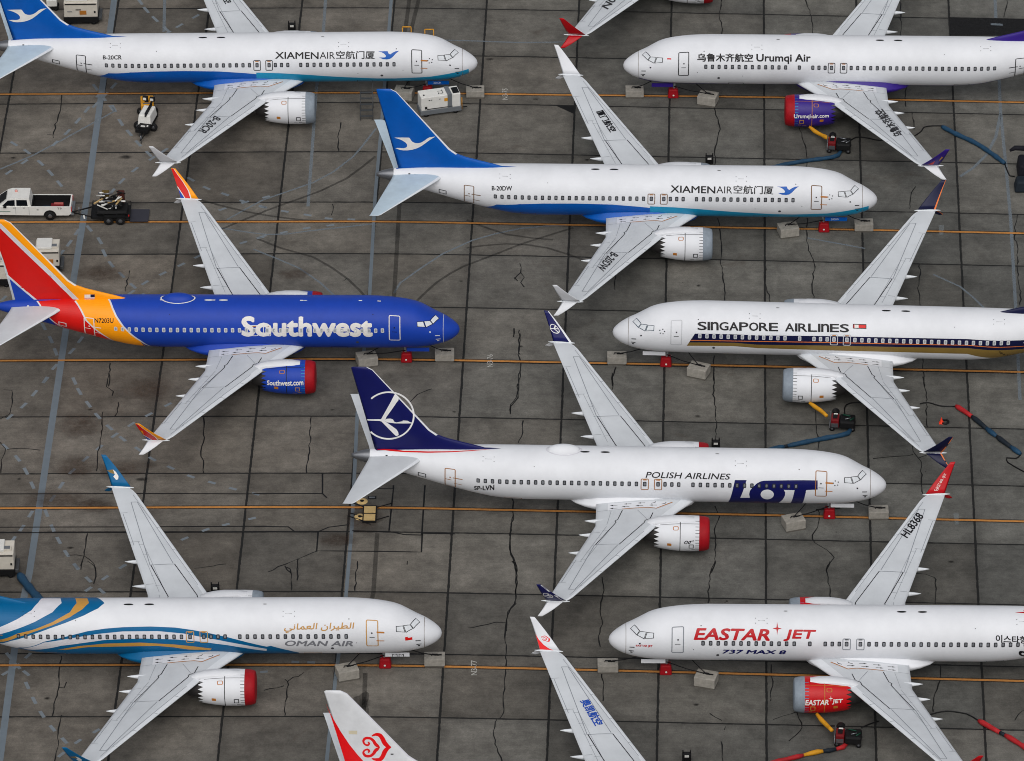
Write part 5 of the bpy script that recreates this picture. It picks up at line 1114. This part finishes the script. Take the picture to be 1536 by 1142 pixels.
mb = MB(); mb.bar((.12, .9, 1.35), (.08, 2.6, 1.5), .07, G_dk); mb.box((.1, 1.7, 1.4), (.16, 1.3, .12), G_dk); mb.build('mast', r)
for x in (-.45, .05):
    mb = MB(); mb.box((x+.0, 2.85, 1.55), (.36, .2, .3), G_dk, bev=.03); mb.box((x-.02, 2.74, 1.55), (.22, .02, .18), G_white); mb.build('flood_lamp', r)
mb = MB(); mb.bar((.0, .4, .4), (.15, -.55, .3), .05, G_dk); mb.bar((.3, .4, .4), (.18, -.5, .3), .04, G_dk); mb.bar((.17, -.45, 0), (.17, -.45, .6), .04, M_metal); mb.build('tow_bar', r)
for x in (-.55, .5): wheel(r, x, 1.3, .3, .2)
mb = MB(); mb.box((.1, .7, .62), (.8, .5, .28), G_dk, bev=.04); mb.box((.05, .5, .78), (.3, .1, .06), G_white); mb.box((.35, .55, .8), (.1, .1, .08), G_white); mb.bar((-.2,.5,.6), (-.2,.3,.05), .03, M_metal); mb.build('engine_parts', r)
# folding steps
r = empty('access_steps', spot(550, 181, 0), 'grey metal steps standing behind the blue fin, left of its tip', 'steps')
for sx in (-.5, .5):
    mb = MB(); mb.bar((sx, 0, .03), (sx, 1.5, 1.75), .035, G_steel); mb.bar((sx, 1.5, 1.75), (sx, 1.9, .03), .03, G_steel); mb.bar((sx, 0, .9), (sx, 1.5, 2.55), .02, G_steel); mb.build('side_frame', r)
for k in range(5):
    mb = MB(); mb.box((0, .18+.33*k, .3+.35*k), (1.0, .22, .04), G_steel); mb.build('tread', r)
# pick-up truck, nose to the left
r = empty('pickup_truck', spot(29.5, 331, R(-1.5)), 'white crew cab pickup with an open dark bed, towing a black trailer', 'pickup')
L0 = 3.0
side = [(-3.0,.55),(-3.02,.95),(-2.85,1.1),(-1.45,1.2),(-1.0,1.72),(-.6,1.86),(.75,1.86),(.92,1.2),(2.95,1.2),(3.0,.6),(2.9,.45),(-2.9,.42)]
mb = MB(); low = [(-3.0,.5),(-3.02,.92),(-2.85,1.08),(-1.55,1.2),(.85,1.22),(.85,.45)]; mb.prism(low, 0.04, 1.96, G_white)
mb.prism([(.85,.45),(.85,1.22),(2.98,1.22),(3.0,.62),(2.85,.45)], .04, .14, G_white); mb.prism([(.85,.45),(.85,1.22),(2.98,1.22),(3.0,.62),(2.85,.45)], 1.86, 1.96, G_white); mb.box((2.95, 1.0, .86), (.08, 1.72, .72), G_white)
mb.build('body', r)
mb = MB(); cabp = [(-1.5,1.2),(-.85,1.76),(-.55,1.88),(.72,1.88),(.84,1.22)]
def cab(mb):
    V = []; n = len(cabp)
    for y, k in ((.08, 0), (1.92, 0)):
        for p in cabp: yy = y+(.12 if y < 1 else -.12)*((p[1]-1.2)/.68); V.append((p[0], yy, p[1]))
    mb.add(V, [list(range(n)), list(range(2*n-1, n-1, -1))]+[(i, i+n, (i+1) % n+n, (i+1) % n) for i in range(n)], G_white)
cab(mb); cbn = mb.build('cab', r)
def sy_(z): return .08+.12*((z-1.2)/.68)
mb = MB(); mb.add([(-1.42,.3,1.28),(-1.42,1.7,1.28),(-.9,1.62,1.735),(-.9,.38,1.735)], [(0,1,2,3)], G_glass, False); mb.v = [p+Vector((-.03,0,.03)) for p in mb.v]; mb.build('windscreen', cbn)
for xs_ in ([(-1.2,1.28),(-.78,1.72),(-.3,1.76),(-.3,1.28)], [(-.18,1.28),(-.18,1.76),(.55,1.76),(.62,1.28)]):
    mb = MB(); mb.add([(p[0], sy_(p[1])-.012, p[1]) for p in xs_], [(0,1,2,3)], G_glass); mb.build('side_window', cbn)
mb = MB(); mb.box((1.9, 1.0, .72), (2.06, 1.70, .06), G_dk); mb.box((.9, 1.0, .98), (.05, 1.7, .5), G_dk); mb.add([(.9,.145,.7),(2.9,.145,.7),(2.9,.145,1.2),(.9,.145,1.2)], [(0,1,2,3)], G_dk); mb.add([(.9,1.855,.7),(2.9,1.855,.7),(2.9,1.855,1.2),(.9,1.855,1.2)], [(0,1,2,3)], G_dk); mb.build('bed_liner', r)
mb = MB(); mb.box((2.3, .8, .86), (1.0, .7, .16), G_dred, bev=.05); mb.box((2.4, 1.0, .96), (.7, .25, .06), mat('faded_red', (170,90,84), .6)); mb.box((1.5, .7, .84), (.5, .3, .14), G_hosed); mb.build('bed_load', r)
mb = MB(); mb.box((2.97, .14, .95), (.1, .16, .42), G_tail); mb.build('tail_lamp', r); mb = MB(); mb.box((2.97, 1.86, .95), (.1, .16, .42), G_tail); mb.build('tail_lamp', r)
mb = MB(); mb.box((3.05, 1.0, .55), (.16, 1.9, .16), G_grey); mb.build('bumper', r)
mb = MB(); mb.lathe((-.25, 1.25, 1.87), (0, 0, 1), [(0,.1),(.1,.1),(.16,.07),(.18,0)], mat('beacon', (214,150,140), .3), 14); mb.build('beacon', cbn)
for x, dr_ in ((-.35, 1.1), (.35, 1.1)):
    mb = MB(); mb.box((x, .028, 1.12), (.16, .02, .04), G_dk); mb.build('door_handle', cbn)
mb = MB()
for x in (-.24, .7): mb.box((x, .034, .85), (.02, .012, .68), G_grey)
mb.box((-1.0, .0, 1.24), (.2, .16, .14), G_dk); mb.box((1.2, .034, .95), (.1, .012, .06), G_dk); mb.build('door_seams', cbn)
lab_text('T9', r, (2.2, .028, 1.0), (.34, 0, 0), (0, 0, .17), M_ink)
mb = MB(); mb.box((-1.0, .03, .8), (.75, .012, .06), mat('door_crest', (120,140,130), .5)); mb.build('door_crest', r)
for x in (-1.95, 1.85):
    for y in (.12, 1.88): wheel(r, x, y, .38, .26)
    mb = MB(); mb.prism([(x+.5*math.cos(a*math.pi/10), .42+.5*math.sin(a*math.pi/10)) for a in range(11)], .028, .06, G_dk); mb.build('wheel_arch', r)
# the bed is the longer half: stretch the shapes behind the cab, move the wheels with them
def tmap(x): return x*1.1 if x < .85 else .935+(x-.85)*1.45
bpy.context.view_layer.update()
for o in [k for k in r.children_recursive if k.type == 'MESH']:
    xs_ = [v.co.x for v in o.data.vertices]; c_ = (min(xs_)+max(xs_))/2; round_ = o.name.split('.')[0] in ('tyre', 'rim', 'wheel_arch', 'lettering', 'bed_load')
    for v in o.data.vertices: v.co.x = v.co.x+tmap(c_)-c_ if round_ else tmap(v.co.x)
# black tandem trailer with scrap
r = empty('flatbed_trailer', spot(166, 337, R(-1.5)), 'black tandem trailer with lowered ramp, loaded with scrap, hitched to the white pickup', 'trailer')
mb = MB(); mb.box((0, 1.0, .55), (3.0, 1.9, .14), G_dk); mb.bar((-1.4, .2, .55), (-3.1, 1.0, .5), .06, G_dk); mb.bar((-1.4, 1.8, .55), (-3.1, 1.0, .5), .06, G_dk); mb.bar((-2.5, .9, .5), (-2.5, .9, 1.0), .05, M_metal); mb.build('deck', r)
mb = MB()
for y in (.06, 1.94):
    mb.bar((-1.48, y, .95), (1.48, y, .95), .035, G_dk)
    for x in (-1.48, -.5, .5, 1.48): mb.bar((x, y, .55), (x, y, .97), .03, G_dk)
mb.bar((-1.48, .06, .95), (-1.48, 1.94, .95), .035, G_dk); mb.build('rails', r)
mb = MB(); mb.box((2.2, 1.0, .22), (1.45, 1.8, .05), mat('ramp_mesh', (52,52,60), .6)); mb.build('ramp', r)
mb = MB(); mb.box((.35, -.06, .78), (1.6, .3, .06), G_dk); mb.build('mudguard', r)
for x in (-.15, .78):
    for y in (-.02, 2.02): wheel(r, x, y, .36, .22)
mb = MB(); mb.box((-2.05, .12, .6), (.12, .5, .03), G_white, rz=.2); mb.box((1.45, .0, .82), (.06, .12, .1), G_tail); mb.build('markers', r)
r = empty('scrap_load', spot(166, 337, R(-1.5)) @ Matrix.Translation((0, 1.0, .63)), 'tangle of scrap metal and timber piled on the black trailer', 'scrap')
rnd = random.Random(3)
for k in range(44):
    a = rnd.uniform(0, math.pi); l_ = rnd.uniform(.4, .9); x, y, z = rnd.uniform(-.8, .9), rnd.uniform(-.6, .6), rnd.uniform(.3, 1.15)*(1.15-.5*abs(x))
    mb = MB(); dxy = Vector((math.cos(a), math.sin(a), rnd.uniform(-.4, .4)))*l_/2; c_ = Vector((x, y, z+.15)); mb.bar(c_-dxy, c_+dxy, rnd.uniform(.035, .075), [G_white, M_metal, G_dk, G_white, G_dk][k % 5], 6); mb.build('metal_piece', r)
for x, rz_, m in ((-.95, .9, G_wood), (.65, 1.2, G_wood), (.25, .5, G_wood)):
    mb = MB(); mb.box((x, -.1, .95), (1.0, .12, .07), m, rz=rz_); mb.build('timber', r)
for x, m in ((-.45, mat('olive_box', (92,74,30), .6)), (.75, mat('rust_box', (72,34,26), .7))):
    mb = MB(); mb.box((x, .75, .75), (.55, .35, 1.2), m, bev=.05); mb.build('crate', r)
mb = MB(); mb.box((.1, 0, .2), (2.4, 1.5, .4), G_dk, bev=.12); mb.box((.0, .2, .6), (1.8, 1.0, .55), G_dk, bev=.15); mb.build('tarpaulin', r)
# in-ground hatch with two tan lids on the orange line
r = empty('utility_hatch', spot(554, 783, R(-1)), 'tan double-lidded utility hatch in a black frame on the orange line', 'hatch')
mb = MB(); mb.box((0, .92, .06), (1.02, 2.1, .1), G_dk); mb.build('frame', r)
for y in (.42, 1.42):
    mb = MB(); mb.box((0, y, .12), (.84, .82, .06), G_tan, bev=.01); mb.build('lid', r)
mb = MB()
for p, q in (((-.5,1.9,.05),(-1.5,2.6,.02)),((-.5,.1,.05),(-1.6,.75,.02)),((-.5,.6,.05),(-1.4,1.1,.02)),((.5,1.8,.05),(1.6,2.4,.02)),((.5,.2,.05),(1.4,.7,.02)),((-.4,-.1,.05),(.1,-.35,.02))): mb.bar(p, q, .04, G_dk, 6)
mb.build('stay_bars', r)
for u, v, lab in ((543,752.5,'upper'),(540,776,'lower')):
    o = empty('valve_cover', spot(u, v), lab+' round tan valve cover beside the double-lidded hatch', 'cover', 'valve covers by the hatch')
    mb = MB(); mb.lathe((0, 0, .01), (0, 0, 1), [(0,.42),(.04,.40),(.06,.2),(.05,.0)], G_tan, 24); mb.build('lid', o)
    mb = MB(); mb.lathe((0, 0, .06), (0, 0, 1), [(0,.15),(.02,.15),(.021,0)], G_dk, 14); mb.build('key_hole', o)
for u, v, lab in ((558,747,'upper'),(556,782.5,'lower')):
    o = empty('drain_grate', spot(u, v), lab+' small dark drain grate beside the double-lidded hatch', 'grate', 'drain grates by the hatch')
    mb = MB(); mb.box((0, 0, .02), (.62, .36, .03), G_dk); mb.build('frame', o)
    mb = MB(); mb.box((0, 0, .04), (.42, .18, .02), G_grey); mb.build('grille', o)
# ducts and cables
def duct(name, px, r_, segs, label, cat, group=None, lift=None):
    """px-traced hose on the apron; segs = [(share of the length, material)]"""
    pts = dense([gp(p[0], p[1], (p[2] if len(p) > 2 else r_)) for p in px], .4)
    if label: o = empty(name, Matrix.Translation(pts[0]), label, cat, group)
    n = len(pts); i0 = 0
    for f, m in segs:
        i1 = min(n-1, int(f*(n-1))); loc = [p-pts[0] for p in pts[i0:i1+1]]
        if len(loc) > 1:
            mb = MB(); rr_ = [r_*(1+.10*math.sin(k*1.9)+.06*math.sin(k*3.7)) for k in range(len(loc))]; rr_[0] *= .7; rr_[-1] *= .7; mb.tube(loc, rr_, m, 12); mb.build('duct_section', o)
        i0 = i1
    return o
def cable(px, label, r_=.05):
    pts = dense([gp(*p, .05) for p in px], .3); o = empty('power_cable', Matrix.Translation(pts[0]), label, 'cable'); mb = MB(); mb.tube([p-pts[0] for p in pts], r_, G_dk, 8); mb.build('cable_sheath', o)
def heater(u, v, k, red, label, acc):
    r = empty('heater_cart', spot(u, v, R(-6)), label, 'heater', 'engine heater carts under near engines')
    mb = MB(); mb.box((-.35, .55, .62), (.6, .95, .7), red, bev=.08); mb.build('burner_housing', r)
    mb = MB(); mb.box((-.35, .55, .99), (.34, .5, .04), G_dk); mb.box((-.32, .86, 1.0), (.3, .14, .05), G_white); mb.box((-.35,.0,.55), (.5,.08,.3), M_metal); mb.build('top_panel', r)
    mb = MB(); mb.box((.55, .6, .55), (1.15, 1.15, .62), G_dk, bev=.12); mb.bar((.2, .9, .95), (.75, .75, .95), .05, acc, 6); mb.bar((.4, .35, .92), (.8, .5, .95), .05, M_metal, 6); mb.bar((.75, .25, .9), (1.05, .6, .9), .05, acc, 6); mb.build('engine_block', r)
    mb = MB(); mb.lathe((-.35, 1.1, .8), (0, 1, .1), [(0,.26),(.4,.28),(.5,.2)], G_dk, 16); mb.build('fan_cowl', r)
    for x in (-.55, .95):
        for y in (.1, 1.1): wheel(r, x, y, .2, .14)
    mb = MB(); mb.bar((-.72, 0, .3), (-.72, 1.2, 1.0), .04, M_metal); mb.build('handle', r)
heater(1254, 231, 'F', G_dred, 'dark red heater cart below the purple engine', M_metal); heater(1259, 648, 'G', G_dred, 'dark red heater cart below the white engine with grey cover', G_green); heater(1267, 1122, 'H', G_dred, 'dark red heater cart below the red engine', G_green)
duct('warm_air_duct', [(1214,190,.75),(1222,197,.5),(1233,203,.5),(1243,208,.75)], .16, [(1, G_hosey)], 'amber duct from the purple engine to a heater cart', 'duct', 'amber ducts at the engines')
duct('warm_air_duct', [(1214,604,.75),(1222,610,.55),(1231,616,.55),(1240,624,.75)], .16, [(1, G_hosey)], 'amber duct from the white grey-covered engine to a heater cart', 'duct', 'amber ducts at the engines')
duct('warm_air_duct', [(1225,1071,.75),(1232,1080,.55),(1240,1088,.55),(1248,1096,.75)], .16, [(1, G_hosey)], 'amber duct from the red engine to a heater cart', 'duct', 'amber ducts at the engines')
duct('supply_duct', [(1262,226),(1257,233),(1248,236),(1235,238),(1205,242),(1168,249),(1120,262)], .165, [(1, G_hoseb)], 'blue duct lying from the heater cart by the purple engine', 'duct', 'long ducts on the apron')
duct('supply_duct', [(1277,643),(1272,650),(1262,653),(1240,657),(1210,663),(1181,669),(1176,670),(1150,676),(1100,690)], .18, [(.50, G_hoseb),(.56, G_hosed),(1, G_hoseb)], 'blue duct lying behind the nose of the navy tailed airliner', 'duct', 'long ducts on the apron')
duct('supply_duct', [(1272,1114),(1264,1121),(1243,1126),(1226,1128),(1205,1133),(1160,1144),(1130,1152)], .17, [(.16, G_hoser),(.30, G_hosed),(.48, G_hosey),(1, G_hoser)], 'red and amber duct lying below the red engine', 'duct', 'long ducts on the apron')
duct('supply_duct', [(1413,190),(1436,202),(1462,214),(1484,228),(1507,245)], .185, [(1, G_hoseb)], 'blue duct lying right of the purple winglet', 'duct', 'long ducts on the apron')
duct('supply_duct', [(1434,609),(1458,625),(1485,647),(1510,666),(1531,681)], .19, [(.27, G_hoser),(.45, G_hosed),(.62, G_hoseb),(.88, G_hosed),(1, G_hoseb)], 'red and blue duct lying right of the orange cone', 'duct', 'long ducts on the apron')
duct('supply_duct', [(1468,1081),(1500,1099),(1515,1107),(1545,1126)], .19, [(.42, G_hoser),(.58, G_hosed),(1, G_hoser)], 'red duct lying at the lower right edge', 'duct', 'long ducts on the apron')
duct('supply_duct', [(29,862),(40,877),(58,898),(75,915)], .30, [(1, G_hoseb)], 'blue duct from the generator at the left edge under the ribbon striped airliner', 'duct', 'long ducts on the apron')
cable([(1372,204),(1382,197),(1386,191),(1398,189),(1413,189)], 'dark cable from the purple winglet plane to a blue duct'); cable([(1380,606),(1392,604),(1410,609),(1425,610),(1434,610)], 'dark cable under the navy winglet plane to a red duct'); cable([(1395,1072),(1420,1067),(1450,1071),(1460,1076),(1470,1083)], 'dark cable from the red engine plane to a red duct')
cable([(1507,245),(1510,254),(1515,264),(1522,265)], 'dark looped cable at the right edge by a tarpaulined unit'); cable([(1531,682),(1524,688),(1510,687),(1512,694),(1520,699),(1540,710)], 'dark coiled cable at the end of the red and blue duct'); cable([(1270,215),(1285,206),(1305,208),(1320,211),(1335,206)], 'dark cable beside the heater cart at the purple engine'); cable([(1268,628),(1267,612),(1275,605),(1300,604),(1330,605)], 'dark cable beside the heater cart at the white engine')
cable([(1292,1092),(1305,1086),(1318,1082)], 'dark cable beside the heater cart at the red engine'); cable([(1260,762),(1240,763),(1224,765)], 'dark cable under the nose of the navy tailed airliner')
# tarpaulined unit at the right edge
r = empty('ground_unit', spot(1536, 291), 'black tarpaulined unit at the right edge beside a cable loop', 'ground unit')
mb = MB(); mb.box((.2, .7, .5), (1.9, 1.3, .95), G_hosed, taper=.8, bev=.15); mb.build('front_cover', r)
mb = MB(); mb.box((.45, 2.6, .9), (1.7, 2.2, 1.3), mat('tarpaulin', (20,20,28), .75, bump=.4), taper=.85, bev=.18); mb.build('rear_cover', r)
mb = MB(); mb.tube([(-.9, 3.9, 1.6), (-.5, 4.0, 1.8), (.4, 4.0, 1.75)], [.1, .2, .22], mat('tarpaulin', (20,20,28), .75), 10); mb.build('spout', r)
# orange cone and its black ring
r = empty('traffic_cone', spot(1412, 635) @ Matrix.Scale(0.75, 4), 'small orange cone standing by the red and blue duct', 'cone')
mb = MB(); mb.lathe((0, 0, 0), (0, 0, 1), [(0,.22),(.05,.22),(.06,.19),(.62,.05),(.66,.04),(.66,0)], G_cone, 20); mb.build('cone_body', r)
mb = MB(); mb.box((0, 0, .03), (.46, .46, .05), G_cone); mb.build('cone_foot', r)
o = empty('rubber_ring', spot(1417.5, 634), 'black rubber ring lying beside the orange cone', 'ring'); mb = MB(); mb.tube([(.26*math.cos(a*math.pi/10), .26*math.sin(a*math.pi/10), .07) for a in range(21)], .075, G_dk, 8); mb.build('ring_body', o)
# small work lights behind the far engines
for u, v, lab in ((438,47.5,'small black work light behind the upper left airliner'),(1064,246.5,'small black work light behind the middle airliner with blue belly'),(1073.5,674,'small black work light behind the navy tailed airliner'),(323,891,'small black work light behind the ribbon striped airliner'),(1030,1143,'small black work light at the bottom edge')):
    r = empty('work_light', spot(u, v), lab, 'work light', 'work lights behind far engines')
    mb = MB(); mb.box((0, 0, .45), (.62, .35, .62), G_dk, bev=.05); mb.build('lamp_box', r)
    mb = MB(); mb.box((0, -.19, .6), (.3, .03, .16), G_white); mb.build('lens', r)
    mb = MB()
    for x in (-.26, .26): mb.bar((x, 0, .7), (x, 0, 1.0), .05, G_dk, 6); mb.bar((x, .1, 0), (x, .1, .3), .04, G_dk, 6)
    mb.build('feet', r)
# yellow access platform rails beyond the upper left airliner
Pa = Plane('A', *POSE['A'])
for xx, lab in ((5.7,'left yellow hand rail beyond the crown of the upper left airliner'),(3.9,'right yellow hand rail beyond the nose of the upper left airliner')):
    Mx = Pa.M @ Matrix.Translation((xx, -2.75, 0)); r = empty('hand_rail', Mx, lab, 'hand rail', 'yellow hand rails')
    top = 4.62 if xx > 5 else 4.38
    for dx in (-.35, .35):
        mb = MB(); mb.bar((dx, 0, 0), (dx, 0, top), .036, G_amber, 8); mb.build('post', r)
    mb = MB(); mb.bar((-.35, 0, top), (.35, 0, top), .05, G_amber, 8); mb.bar((-.35, 0, top-1.1), (.35, 0, top-1.1), .04, G_amber, 8); mb.build('cross_bar', r)
    mb = MB(); mb.box((0, -.6, 1.2), (1.4, 1.2, .1), G_steel); mb.box((0, -.6, .55), (1.3, 1.1, .1), G_steel); mb.build('platform', r)
